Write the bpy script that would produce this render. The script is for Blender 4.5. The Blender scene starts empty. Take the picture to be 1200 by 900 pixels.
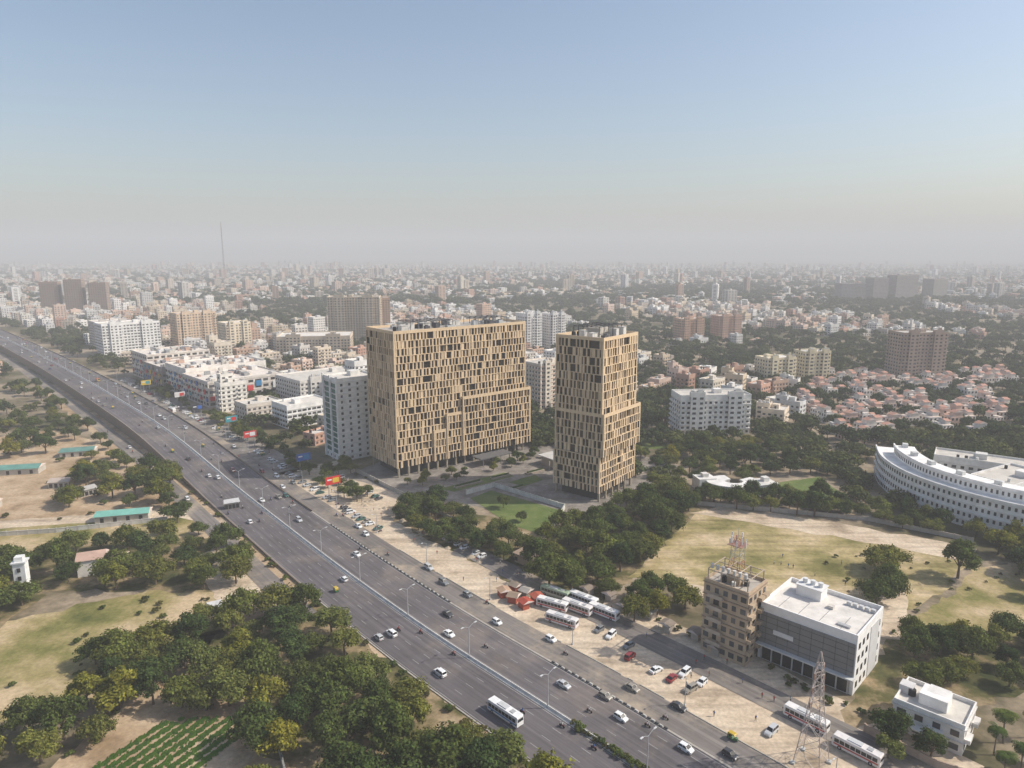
import bpy, math, random
import numpy as np
from mathutils import Vector, noise as mnoise
rnd = random.Random(7)
S = bpy.context.scene
COL = S.collection

# ---------------------------------------------------------------- materials
def newmat(name):
    m = bpy.data.materials.new(name); m.use_nodes = True
    nt = m.node_tree; nt.nodes.clear()
    out = nt.nodes.new('ShaderNodeOutputMaterial')
    return m, nt, out
def N(nt, t, **kw):
    n = nt.nodes.new(t)
    for k, v in kw.items(): setattr(n, k, v)
    return n
def noise_node(nt, vec, scale, detail=4, rough=0.55):
    n = N(nt, 'ShaderNodeTexNoise'); n.inputs['Scale'].default_value = scale
    n.inputs['Detail'].default_value = detail; n.inputs['Roughness'].default_value = rough
    nt.links.new(vec, n.inputs['Vector']); return n.outputs['Fac']
def ramp(nt, fac, stops):
    r = N(nt, 'ShaderNodeValToRGB'); cr = r.color_ramp
    while len(cr.elements) < len(stops): cr.elements.new(0.5)
    for e, (p, c) in zip(cr.elements, stops):
        e.position = p; e.color = (c[0], c[1], c[2], 1) if not isinstance(c, float) else (c, c, c, 1)
    nt.links.new(fac, r.inputs['Fac']); return r.outputs['Color']
def mix(nt, fac, a, b, mode='MIX'):
    m = N(nt, 'ShaderNodeMixRGB', blend_type=mode)
    for i, x in enumerate((fac, a, b)):
        if isinstance(x, (int, float)): m.inputs[i].default_value = x if i == 0 else (x, x, x, 1)
        elif isinstance(x, tuple): m.inputs[i].default_value = (*x, 1)
        else: nt.links.new(x, m.inputs[i])
    return m.outputs['Color']
def principled(nt, out, col, rough=0.8, spec=0.3, metal=0.0):
    b = N(nt, 'ShaderNodeBsdfPrincipled')
    if isinstance(col, tuple): b.inputs['Base Color'].default_value = (*col, 1)
    else: nt.links.new(col, b.inputs['Base Color'])
    b.inputs['Roughness'].default_value = rough
    b.inputs['Specular IOR Level'].default_value = spec
    b.inputs['Metallic'].default_value = metal
    nt.links.new(b.outputs['BSDF'], out.inputs['Surface']); return b
def geo_pos(nt): return N(nt, 'ShaderNodeNewGeometry').outputs['Position']

def attr_mat(name, rough=0.8, spec=0.25, var=0.25, scale=0.35, metal=0.0):
    m, nt, out = newmat(name)
    a = N(nt, 'ShaderNodeAttribute', attribute_name='Col')
    f = noise_node(nt, geo_pos(nt), scale, 5, 0.65)
    g = ramp(nt, f, [(0.3, 1 - var), (0.7, 1.0 + var * 0.4)])
    principled(nt, out, mix(nt, 1.0, a.outputs['Color'], g, 'MULTIPLY'), rough, spec, metal); return m
def two_tone(name, stops, scale, fine=None, rough=0.95, detail=6, tracks=None):
    m, nt, out = newmat(name)
    p = geo_pos(nt)
    c = ramp(nt, noise_node(nt, p, scale, detail, 0.62), stops)
    if fine:
        c = mix(nt, 1.0, c, ramp(nt, noise_node(nt, p, fine, 4, 0.7), [(0.3, 0.68), (0.72, 1.12)]), 'MULTIPLY')
    if tracks:     # long worn wheel/foot tracks running with the road
        mp = N(nt, 'ShaderNodeMapping'); mp.inputs['Rotation'].default_value = (0, 0, tracks); mp.inputs['Scale'].default_value = (0.02, 0.33, 1)
        nt.links.new(p, mp.inputs['Vector'])
        c = mix(nt, 1.0, c, ramp(nt, noise_node(nt, mp.outputs['Vector'], 1.0, 4, 0.6), [(0.36, 0.74), (0.52, 1.0), (0.7, 1.1)]), 'MULTIPLY')
    principled(nt, out, c, rough, 0.1); return m

M_WALL = attr_mat('painted_masonry', 0.85, 0.2, 0.24, 0.25)
M_CLAD = attr_mat('stone_cladding', 0.7, 0.3, 0.12, 0.5)
M_MET = attr_mat('metal_paint', 0.45, 0.5, 0.12, 1.0)
M_DARK = attr_mat('dark_rubber', 0.9, 0.1, 0.1, 1.0)
def glassmat():
    m, nt, out = newmat('window_glass')
    a = N(nt, 'ShaderNodeAttribute', attribute_name='Col')
    principled(nt, out, a.outputs['Color'], 0.14, 0.4); return m
M_GLASS = glassmat()
def paintmat():
    m, nt, out = newmat('car_paint')
    o = N(nt, 'ShaderNodeObjectInfo')
    b = principled(nt, out, o.outputs['Color'], 0.3, 0.5); b.inputs['Coat Weight'].default_value = 0.5; return m
M_PAINT = paintmat()
def leafmat():
    m, nt, out = newmat('foliage')
    a = N(nt, 'ShaderNodeAttribute', attribute_name='Col')
    o = N(nt, 'ShaderNodeObjectInfo')
    t = ramp(nt, o.outputs['Random'], [(0.0, (0.66, 0.76, 0.68)), (0.4, (0.95, 1.02, 0.9)), (0.75, (1.12, 1.1, 0.88)), (1.0, (1.32, 1.25, 0.9))])
    c = mix(nt, 1.0, a.outputs['Color'], t, 'MULTIPLY')
    d = N(nt, 'ShaderNodeBsdfDiffuse'); tr = N(nt, 'ShaderNodeBsdfTranslucent'); mx = N(nt, 'ShaderNodeMixShader')
    nt.links.new(c, d.inputs['Color']); nt.links.new(c, tr.inputs['Color']); mx.inputs['Fac'].default_value = 0.25
    nt.links.new(d.outputs[0], mx.inputs[1]); nt.links.new(tr.outputs[0], mx.inputs[2]); nt.links.new(mx.outputs[0], out.inputs['Surface'])
    return m
M_LEAF = leafmat()
M_BARK = attr_mat('bark', 0.95, 0.1, 0.3, 2.0)

def groundmat():
    m, nt, out = newmat('mixed_ground')
    p = geo_pos(nt)
    a = ramp(nt, noise_node(nt, p, 0.012, 6, 0.65), [(0.36, (0.085, 0.088, 0.042)), (0.45, (0.17, 0.14, 0.085)), (0.53, (0.34, 0.27, 0.19)), (0.7, (0.46, 0.38, 0.29))])
    b = mix(nt, 1.0, a, ramp(nt, noise_node(nt, p, 0.35, 5, 0.7), [(0.3, 0.6), (0.7, 1.15)]), 'MULTIPLY')
    principled(nt, out, b, 0.95, 0.1); return m
M_GROUND = groundmat()
M_SAND = two_tone('dusty_earth', [(0.30, (0.34, 0.265, 0.185)), (0.44, (0.58, 0.46, 0.335)), (0.66, (0.72, 0.595, 0.45))], 0.06, 0.8, tracks=math.radians(49))
M_DIRT = two_tone('brown_earth', [(0.3, (0.21, 0.145, 0.08)), (0.44, (0.41, 0.29, 0.18)), (0.68, (0.62, 0.48, 0.33))], 0.06, 0.7)
M_FIELD = two_tone('dry_grass', [(0.32, (0.135, 0.13, 0.04)), (0.42, (0.26, 0.225, 0.088)), (0.51, (0.42, 0.335, 0.165)), (0.62, (0.62, 0.485, 0.31))], 0.035, 0.6, tracks=1.0)
M_GRASS = two_tone('grass', [(0.32, (0.10, 0.112, 0.032)), (0.42, (0.21, 0.195, 0.065)), (0.51, (0.36, 0.29, 0.135)), (0.64, (0.56, 0.43, 0.27))], 0.04, 0.8)
M_LAWN = two_tone('lawn', [(0.3, (0.09, 0.14, 0.035)), (0.7, (0.19, 0.22, 0.075))], 0.12, 1.2)
M_PAVE = two_tone('paving', [(0.35, (0.18, 0.158, 0.138)), (0.65, (0.36, 0.32, 0.28))], 0.10, 0.6)
M_UNDER = two_tone('undergrowth', [(0.35, (0.055, 0.065, 0.024)), (0.47, (0.12, 0.11, 0.045)), (0.58, (0.32, 0.24, 0.14)), (0.73, (0.48, 0.37, 0.24))], 0.08, 0.8)
def roadmat(name, base, dusty):
    m, nt, out = newmat(name)
    uv = N(nt, 'ShaderNodeUVMap'); p = geo_pos(nt); c = None
    for sc, lo, hi in (((0.010, 0.75, 1), .66, 1.32), ((0.05, 2.2, 1), .86, 1.12)):
        mp = N(nt, 'ShaderNodeMapping'); mp.inputs['Scale'].default_value = sc
        nt.links.new(uv.outputs['UV'], mp.inputs['Vector'])
        f = noise_node(nt, mp.outputs['Vector'], 1.0, 5, 0.6)
        r = ramp(nt, f, [(0.3, lo), (0.7, hi)]); c = mix(nt, 1.0, base if c is None else c, r, 'MULTIPLY')
    c = mix(nt, 1.0, c, ramp(nt, noise_node(nt, p, 0.05, 5, 0.7), [(0.3, 0.8), (0.7, 1.15)]), 'MULTIPLY')
    d = ramp(nt, noise_node(nt, p, 0.035, 7, 0.7), [(0.50, 0.0), (0.70, dusty)])
    c = mix(nt, d, c, (0.46, 0.37, 0.27))
    principled(nt, out, c, 0.85, 0.25); return m
M_ROAD = roadmat('asphalt', (0.125, 0.112, 0.116), 0.26)
M_ROAD2 = roadmat('dusty_asphalt', (0.19, 0.168, 0.152), 0.95)
MATS = [M_WALL, M_GLASS, M_CLAD, M_MET, M_DARK, M_PAINT, M_LEAF, M_BARK]
WALL, GLASS, CLAD, MET, DARK, PAINT, LEAF, BARK = range(8)

# ---------------------------------------------------------------- mesh builder
class MB:
    def __init__(s): s.v = []; s.f = []; s.m = []; s.c = []
    def quad(s, a, b, c, d, mat, col):
        i = len(s.v); s.v += [a, b, c, d]; s.f.append((i, i+1, i+2, i+3)); s.m.append(mat); s.c += [col]*4
    def poly(s, pts, mat, col):
        i = len(s.v); s.v += list(pts); s.f.append(tuple(range(i, i+len(pts)))); s.m.append(mat); s.c += [col]*len(pts)
    def hexa(s, p, mat, col, bottom=True):
        i = len(s.v); s.v += p; s.c += [col]*8
        F = [(i+4, i+5, i+6, i+7), (i, i+1, i+5, i+4), (i+1, i+2, i+6, i+5), (i+2, i+3, i+7, i+6), (i+3, i, i+4, i+7)]
        if bottom: F.append((i+3, i+2, i+1, i))
        s.f += F; s.m += [mat]*len(F)
    def box(s, cx, cy, z0, w, d, h, mat=0, col=(.5, .5, .5), rot=0.0, top=1.0, bottom=True):
        c, n = math.cos(rot), math.sin(rot); P = []
        for z, k in ((z0, 1), (z0+h, top)):
            for x, y in ((-w/2, -d/2), (w/2, -d/2), (w/2, d/2), (-w/2, d/2)):
                x *= k; y *= k; P.append((cx+x*c-y*n, cy+x*n+y*c, z))
        s.hexa(P, mat, col, bottom)
    def cyl(s, p, q, r0, r1, mat, col, n=8):
        p = Vector(p); q = Vector(q); a = (q-p)
        if a.length < 1e-6: return
        a.normalize(); t = a.orthogonal().normalized(); b = a.cross(t)
        i = len(s.v)
        for c, r in ((p, r0), (q, r1)):
            for k in range(n):
                an = 2*math.pi*k/n; s.v.append(tuple(c + t*math.cos(an)*r + b*math.sin(an)*r))
        s.c += [col]*(2*n)
        for k in range(n):
            j = (k+1) % n; s.f.append((i+k, i+j, i+n+j, i+n+k)); s.m.append(mat)
        s.f.append(tuple(i+k for k in reversed(range(n)))); s.f.append(tuple(i+n+k for k in range(n))); s.m += [mat, mat]
    def beam(s, p, q, w, mat, col): s.cyl(p, q, w/2, w/2, mat, col, 4)
    def loft(s, secs, mat, col):   # secs (x, zb, zt, hw)
        R_ = [[(x, -hw, zb), (x, hw, zb), (x, hw*1.0, zt*0.75+zb*0.25), (x, hw*0.9, zt), (x, -hw*0.9, zt), (x, -hw, zt*0.75+zb*0.25)] for x, zb, zt, hw in secs]
        i = len(s.v)
        for r in R_: s.v += r
        s.c += [col]*(6*len(R_))
        for a in range(len(R_)-1):
            for k in range(6):
                j = (k+1) % 6; s.f.append((i+a*6+k, i+a*6+j, i+a*6+6+j, i+a*6+6+k)); s.m.append(mat)
        s.f.append(tuple(i+k for k in range(6))); s.f.append(tuple(i+(len(R_)-1)*6+k for k in reversed(range(6)))); s.m += [mat, mat]
    def mesh(s, name, smooth=False):
        me = bpy.data.meshes.new(name); me.from_pydata(s.v, [], s.f)
        used = sorted(set(s.m)); mp = {u: k for k, u in enumerate(used)}
        for u in used: me.materials.append(MATS[u])
        me.polygons.foreach_set('material_index', [mp[x] for x in s.m])
        ca = me.color_attributes.new('Col', 'FLOAT_COLOR', 'POINT')
        arr = np.ones((len(s.v), 4), dtype=np.float32); arr[:, :3] = np.array(s.c, dtype=np.float32)
        ca.data.foreach_set('color', arr.ravel())
        if smooth: me.polygons.foreach_set('use_smooth', [True]*len(s.f))
        me.update(); return me
def add(name, me, loc=(0, 0, 0), rot=0.0, sc=1.0, color=None, parent=None):
    o = bpy.data.objects.new(name, me); COL.objects.link(o)
    o.location = loc; o.rotation_euler = (0, 0, rot)
    o.scale = (sc, sc, sc) if not isinstance(sc, tuple) else sc
    if color: o.color = (*color, 1)
    if parent: o.parent = parent
    return o
def put(mb, name, **kw): return add(name, mb.mesh(name), **kw)

# ---------------------------------------------------------------- highway centre line (plan, metres)
CP = [(240, -90), (90, 70), (16.7, 150.7), (-23.5, 193), (-64.6, 240), (-120, 307), (-214, 418), (-440, 665), (-697, 930), (-1400, 1640), (-2600, 2800)]
def catmull(pts, step=6.0):
    out = []
    P = [Vector(p) for p in pts]
    for i in range(len(P)-1):
        p0 = P[max(i-1, 0)]; p1 = P[i]; p2 = P[i+1]; p3 = P[min(i+2, len(P)-1)]
        d = (p2-p1).length; n = max(2, int(d/step))
        t1 = (p2-p0)*(d/((p1-p0).length+d+1e-9)); t2 = (p3-p1)*(d/((p3-p2).length+d+1e-9))
        for k in range(n):
            t = k/n
            out.append(p1*(2*t**3-3*t*t+1)+t1*(t**3-2*t*t+t)+p2*(-2*t**3+3*t*t)+t2*(t**3-t*t))
    out.append(P[-1]); return out
CL = catmull(CP)
CU = [0.0]
for a, b in zip(CL, CL[1:]): CU.append(CU[-1]+(b-a).length)
_i0 = min(range(len(CL)), key=lambda i: (CL[i]-Vector((16.7, 150.7))).length)
_off = CU[_i0]; CU = [u-_off for u in CU]
CUa = np.array(CU); CLx = np.array([p.x for p in CL]); CLy = np.array([p.y for p in CL])
TX = np.gradient(CLx, CUa); TY = np.gradient(CLy, CUa)
def RP(u, v):
    x = np.interp(u, CUa, CLx); y = np.interp(u, CUa, CLy); tx = np.interp(u, CUa, TX); ty = np.interp(u, CUa, TY)
    l = math.hypot(tx, ty); tx /= l; ty /= l
    return float(x+ty*v), float(y-tx*v), math.atan2(ty, tx)
def zr(u):
    t = min(max((u-185)/230, 0), 1); return 6.0*t*t*(3-2*t)
def road_v(x, y):
    d = (CLx-x)**2+(CLy-y)**2; i = int(np.argmin(d)); l = math.hypot(TX[i], TY[i])
    return ((x-CLx[i])*TY[i]-(y-CLy[i])*TX[i])/l, CU[i]
def sweep(name, u0, u1, profile, mat, step=6.0):
    """profile: (v, z, follows_road)"""
    n = max(1, int((u1-u0)/step)); V = []; F = []; UV = []
    for k in range(n+1):
        u = u0+(u1-u0)*k/n
        for (v, z, rel) in profile:
            x, y, _ = RP(u, v); V.append((x, y, z+(zr(u) if rel else 0))); UV.append((u, v))
    m = len(profile)
    for k in range(n):
        for j in range(m-1): F.append((k*m+j, k*m+j+1, (k+1)*m+j+1, (k+1)*m+j))
    me = bpy.data.meshes.new(name); me.from_pydata(V, [], F)
    uvl = me.uv_layers.new(name='UVMap')
    for lp_ in me.loops: uvl.data[lp_.index].uv = UV[lp_.vertex_index]
    me.materials.append(mat); return add(name, me)

# ---------------------------------------------------------------- ground
g = bpy.data.meshes.new('ground'); g.from_pydata([(-16000, -3000, 0), (16000, -3000, 0), (16000, 24000, 0), (-16000, 24000, 0)], [], [(0, 1, 2, 3)])
g.materials.append(M_GROUND); add('ground', g)
def zone(name, pts, z, mat, jit=1.3, step=4.0):
    P = []
    for i in range(len(pts)):
        a = Vector(pts[i]); b = Vector(pts[(i+1) % len(pts)]); n = max(1, int((b-a).length/step))
        for k in range(n):
            q = a.lerp(b, k/n); P.append((q.x+rnd.uniform(-jit, jit), q.y+rnd.uniform(-jit, jit), z))
    me = bpy.data.meshes.new(name); me.from_pydata(P, [], [tuple(range(len(P)))])
    me.materials.append(mat); return add(name, me)
def strip_poly(u0, u1, v0, v1, step=15):
    us = np.arange(u0, u1+0.1, step)
    return [RP(u, v0)[:2] for u in us]+[RP(u, v1)[:2] for u in us[::-1]]

zone('sandy_verge', strip_poly(-70, 245, 24, 60), 0.03, M_SAND, 1.5)
zone('sandy_verge', strip_poly(240, 620, 24, 40), 0.03, M_PAVE, 1.0)
zone('earth_verge', strip_poly(-60, 620, -33, -14), 0.03, M_DIRT, 1.2)
zone('playing_field', [(42, 232), (62, 222), (85, 205), (118, 200), (150, 222), (172, 244), (150, 262), (128, 275), (95, 296), (86, 298)], 0.04, M_FIELD, 1.5)
zone('dirt_path', [(80, 292), (96, 303), (140, 282), (184, 255), (174, 244), (138, 264), (100, 284)], 0.07, M_SAND, 2.2, 6)
zone('dirt_path', [(64, 226), (80, 216), (104, 208), (116, 204), (112, 199), (84, 203), (60, 220)], 0.075, M_SAND, 1.5)
zone('dry_field', [(118, 196), (152, 192), (215, 180), (240, 215), (205, 245), (172, 240), (148, 218)], 0.05, M_GRASS, 2)
zone('dirt_path', [(135, 240), (142, 238), (130, 208), (122, 190), (112, 192), (122, 212)], 0.08, M_SAND, 1.0)
zone('dry_field', [(-175, 195), (-150, 206), (-119, 226), (-100, 222), (-88, 196), (-93, 182), (-112, 160), (-140, 146)], 0.05, M_GRASS, 2)
zone('bare_plot', [(-100, 222), (-88, 215), (-70, 190), (-52, 165), (-40, 140), (-40, 118), (-110, 118), (-104, 150), (-96, 175)], 0.045, M_DIRT, 2)
zone('bare_plot', [(-175, 268), (-140, 292), (-128, 305), (-160, 345), (-190, 372), (-300, 440), (-360, 400), (-340, 330), (-260, 275)], 0.045, M_DIRT, 3)
zone('dirt_road', [(-300, 290), (-240, 281), (-150, 300), (-120, 286), (-122, 278), (-150, 290), (-240, 271), (-300, 276)], 0.09, M_SAND, 0.6)
zone('dry_field', [(-210, 245), (-240, 272), (-180, 285), (-140, 290), (-130, 262), (-165, 255)], 0.06, M_GRASS, 1.5)
zone('dirt_plot', [(-116, 262), (-96, 240), (-74, 208), (-96, 210), (-122, 246)], 0.08, M_SAND, 1)
zone('paved_plaza', [(-88, 345), (-50, 318), (-12, 300), (25, 290), (60, 300), (95, 360), (60, 400), (10, 430), (-60, 395)], 0.05, M_PAVE, 0.2)
zone('lawn', [(-20, 313), (-10, 324), (22, 297), (12, 270), (-2, 282)], 0.09, M_LAWN, 0.2)
zone('lawn', [(64, 395), (60, 425), (88, 430), (98, 398)], 0.09, M_LAWN, 0.4)
zone('lawn', [(132, 300), (126, 332), (160, 345), (160, 300)], 0.09, M_LAWN, 0.6)
zone('lawn', [(-36, 326), (-4, 352), (1, 346), (-28, 322)], 0.09, M_LAWN, 0.2)
zone('lawn', [(-2, 336), (12, 348), (16, 340), (6, 330)], 0.09, M_LAWN, 0.2)
zone('undergrowth', [(0, 228), (30, 212), (46, 236), (86, 300), (76, 335), (60, 300), (20, 268), (-50, 318), (-52, 285)], 0.035, M_UNDER, 1.5)
zone('undergrowth', strip_poly(-60, 118, -58, -17), 0.05, M_UNDER, 2.2)
zone('undergrowth', [(-160, 222), (-92, 220), (-104, 252), (-120, 266), (-180, 262), (-205, 230), (-160, 190)], 0.075, M_UNDER, 2)
zone('undergrowth', [(80, 150), (140, 165), (190, 175), (180, 195), (115, 190), (90, 168)], 0.06, M_UNDER, 2)

cm = MB()
for r in range(9):
    for k in range(90):
        t = k/90; x = -95+r*2.8+t*10; y = 136+t*19
        if rnd.random() < 0.88 and mnoise.noise((x*.12, y*.12, 2)) > -.3:
            for q in range(4):
                px, py = x+rnd.gauss(0, .42), y+rnd.gauss(0, .25); w = rnd.uniform(.22, .48); g_ = rnd.uniform(.7, 1.25)
                cm.quad((px-w, py-w*.5, .1), (px+w, py-w*.3, .2), (px+w*.6, py+w*.6, .65), (px-w*.5, py+w*.5, .5), LEAF, (.11*g_, .19*g_, .04))
put(cm, 'crop_rows')

# ---------------------------------------------------------------- roads
sweep('highway_road', -150, 2300, [(-16.6, 0.14, 1), (-0.8, 0.14, 1)], M_ROAD)
sweep('highway_road', -150, 2300, [(0.8, 0.14, 1), (15.3, 0.14, 1)], M_ROAD)
sweep('service_road', -150, 900, [(15.9, 0.12, 0), (25.0, 0.12, 0)], M_ROAD2)
sweep('service_road', 95, 900, [(-28.5, 0.12, 0), (-20.5, 0.12, 0)], M_ROAD2)
sweep('access_road', -90, 105, [(41.0, 0.11, 0), (50.5, 0.11, 0)], M_ROAD2)
def solidmat(name, c, rough=0.8):
    m, nt, out = newmat(name)
    f = ramp(nt, noise_node(nt, geo_pos(nt), 0.5, 5, 0.7), [(0.3, tuple(x*0.65 for x in c)), (0.7, c)])
    principled(nt, out, f, rough, 0.2); return m
M_CONC = solidmat('concrete', (0.46, 0.42, 0.37)); M_CONCW = solidmat('whitewashed_concrete', (0.76, 0.73, 0.68))
M_RET = solidmat('stained_concrete', (0.28, 0.215, 0.165))
sweep('highway_median', -150, 2300, [(-0.8, 0.1, 1), (-0.8, 0.28, 1), (-0.28, 0.30, 1), (-0.12, 1.0, 1), (0.12, 1.0, 1), (0.28, 0.30, 1), (0.8, 0.28, 1), (0.8, 0.1, 1)], M_CONCW)
sweep('retaining_wall', 100, 2300, [(-17.2, 0, 0), (-17.2, 1.0, 1), (-16.85, 1.0, 1), (-16.6, 0.14, 1)], M_RET)
sweep('retaining_wall', 180, 2300, [(15.3, 0.14, 1), (15.45, 1.0, 1), (15.75, 1.0, 1), (15.85, 0, 0)], M_RET)
sweep('kerb', -150, 100, [(-16.6, 0.14, 0), (-16.6, 0.28, 0), (-17.0, 0.28, 0), (-17.0, 0.0, 0)], M_CONC)
sweep('kerb', -150, 180, [(15.3, 0.13, 0), (15.3, 0.24, 0), (15.9, 0.24, 0), (15.9, 0.11, 0)], M_CONC)
mk = MB()
def dash(u0, u1, v, w, zz=0.15, rel=True, col=(.40, .385, .37)):
    n = max(1, int((u1-u0)/8))
    for k in range(n):
        a = u0+(u1-u0)*k/n; b = u0+(u1-u0)*(k+1)/n
        P = []
        for (u, vv) in ((a, v-w/2), (b, v-w/2), (b, v+w/2), (a, v+w/2)):
            x, y, _ = RP(u, vv); P.append((x, y, zz+(zr(u) if rel else 0)))
        mk.quad(*P[::-1], WALL, col)
for v in (4.6, 8.3, 12.0, -4.6, -8.4, -12.3):
    u = -150
    while u < 700: dash(u, u+3.0, v, 0.13); u += 9.5
for v in (1.2, 14.8, -1.2, -16.0): dash(-150, 1000, v, 0.13)
put(mk, 'road_markings')
kb = MB()
for (ua, ub) in ((72, 160), (-14, 24)):
    u = ua; i = 0
    while u < ub:
        x, y, a = RP(u, 15.6); g_ = rnd.uniform(.8, 1); kb.box(x+rnd.uniform(-.08, .08), y, 0.2, 1.0, 0.4, 0.38, WALL, (.56*g_, .54*g_, .50*g_) if i % 2 else (.08, .08, .08), a+rnd.uniform(-.06, .06), top=0.93); u += 1.25; i += 1
put(kb, 'painted_kerb_divider')
kb = MB(); u = -60.0
while u < 120:
    if not (30 < u < 60) and rnd.random() < .85:
        x, y, a = RP(u, 25.2); kb.box(x, y, 0.02, 1.9, 0.3, 0.26, WALL, (.46, .42, .36), a)
    u += 2.0
put(kb, 'kerb')

# street lamps
lm = MB()
lm.cyl((0, 0, 0), (0, 0, 9.5), .16, .09, MET, (.45, .46, .47), 8); lm.box(0, 0, 0, .6, .6, .5, WALL, (.5, .5, .5))
for s_ in (-1, 1):
    prev = (0, 0, 9.3)
    for k in range(1, 5):
        t = k/4; q = (0, s_*2.1*t, 9.3+0.9*math.sin(t*1.5)); lm.beam(prev, q, .11, MET, (.45, .46, .47)); prev = q
    lm.box(0, s_*2.45, 10.1, .34, .95, .16, MET, (.6, .6, .6))
lamp_me = lm.mesh('street_lamp')
u = -20
while u < 900:
    x, y, a = RP(u, 0); add('street_lamp', lamp_me, (x, y, zr(u)+0.3), a); u += 31
lm = MB(); lm.cyl((0, 0, 0), (0, 0, 8), .13, .08, MET, (.4, .41, .42), 8); lm.beam((0, 0, 7.9), (0, 1.6, 8.5), .1, MET, (.4, .41, .42)); lm.box(0, 1.9, 8.42, .3, .8, .14, MET, (.6, .6, .6)); lm.box(0, 0, 0, .5, .5, .4, WALL, (.5, .5, .5))
lamp1 = lm.mesh('street_lamp_single')
for u in range(-50, 600, 38):
    x, y, a = RP(u, 26.8); add('street_lamp', lamp1, (x, y, 0), a)

# ---------------------------------------------------------------- trees
def leaves(mb, pts, nrm, size, cols, rg):
    n = len(pts); nrm = nrm/np.linalg.norm(nrm, axis=1)[:, None]
    t = rg.normal(size=(n, 3)); t -= nrm*(t*nrm).sum(1)[:, None]; t /= np.linalg.norm(t, axis=1)[:, None]
    b = np.cross(nrm, t); s1 = (size*rg.uniform(.6, 1.3, n))[:, None]; s2 = (size*rg.uniform(.4, .9, n))[:, None]
    Q = np.stack([pts-t*s1, pts-b*s2*.8+t*s1*.15, pts+t*s1, pts+b*s2], 1).reshape(-1, 3)
    i = len(mb.v); mb.v += [tuple(q) for q in Q.tolist()]
    mb.f += [(i+4*k, i+4*k+1, i+4*k+2, i+4*k+3) for k in range(n)]; mb.m += [LEAF]*n
    mb.c += [c for c in map(tuple, cols.tolist()) for _ in range(4)]
def make_tree(name, seed, h=10.0, cr=5.0, nleaf=4000, size=.36, base=(.088, .116, .036), blobs=16, yl=0.0):
    rg = np.random.default_rng(seed); mb = MB(); z0 = h*.26
    bc = []
    for k in range(blobs):
        an = k*2.4+rg.uniform(-.5, .5); rr = cr*math.sqrt((k+.5)/blobs)*.80; zz = z0+(h-z0)*(0.18+0.68*(1-(rr/cr)**1.6)*rg.uniform(.5, 1.08))
        bc.append((rr*math.cos(an)*rg.uniform(.8, 1.2), rr*math.sin(an)*rg.uniform(.8, 1.2), zz, cr*rg.uniform(.20, .42)))
    tc = (.16, .12, .085)
    mb.cyl((0, 0, -0.1), (rg.uniform(-.3, .3), rg.uniform(-.3, .3), h*.34), .03*h+.06, .02*h, BARK, tc, 8)
    for (x, y, z, r) in bc[::2]:
        mid = (x*.45, y*.45, h*.33+(z-h*.33)*.55)
        mb.cyl((0, 0, h*.28), mid, .014*h, .009*h, BARK, tc, 5); mb.cyl(mid, (x, y, z), .009*h, .004*h, BARK, tc, 5)
    w = np.array([b[3]**2 for b in bc]); cnt = (nleaf*w/w.sum()).astype(int)
    for (x, y, z, r), c in zip(bc, cnt):
        d = rg.normal(size=(c, 3)); d /= np.linalg.norm(d, axis=1)[:, None]
        lump = 1+0.30*np.sin(d[:, 0]*5+seed)*np.sin(d[:, 1]*6+x)*1.0+0.22*np.sin(d[:, 2]*7+y)
        rad = r*lump*np.where(rg.random(c) < .75, rg.uniform(.78, 1.16, c), rg.uniform(.2, .8, c))
        p = d*rad[:, None]*np.array([1, 1, .82])+np.array([x, y, z])
        tone = rg.uniform(.7, 1.35); cc = np.array(base)[None]*tone*rg.uniform(.6, 1.45, (c, 1))
        cc[:, 0] *= 1+yl+rg.uniform(0, .2, c)
        leaves(mb, p, d+rg.normal(size=(c, 3))*.5+np.array([0, 0, .3]), np.full(c, size), cc, rg)
    return mb.mesh(name)
T_BROAD = [make_tree('broadleaf_tree_a', 1), make_tree('broadleaf_tree_b', 2, 11, 5.6, 4400, .38, (.070, .100, .032), 19),
           make_tree('broadleaf_tree_c', 3, 9, 4.4, 3200, .34, (.106, .130, .040), 12, .05), make_tree('broadleaf_tree_d', 4, 12, 4.6, 4000, .36, (.062, .092, .032), 15),
           make_tree('broadleaf_tree_e', 5, 8, 5.0, 3600, .35, (.094, .118, .036), 14, .08)]
T_YEL = [make_tree('flowering_tree_a', 8, 10, 4.8, 3800, .36, (.150, .158, .032), 16, .0), make_tree('flowering_tree_b', 9, 8.5, 4.4, 3200, .35, (.130, .145, .036), 13, .0)]
T_BUSH = [make_tree('bush_a', 11, 2.6, 2.0, 900, .26, (.08, .11, .033), 8), make_tree('bush_b', 12, 2.0, 1.7, 800, .24, (.12, .125, .05), 7)]
T_FAR = [make_tree('far_tree_a', 21, 10, 6, 380, 1.05, (.062, .084, .033), 9), make_tree('far_tree_b', 22, 8, 7.5, 430, 1.1, (.072, .090, .035), 11), make_tree('far_tree_c', 23, 12, 6, 420, 1.0, (.052, .076, .031), 9)]
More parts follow.
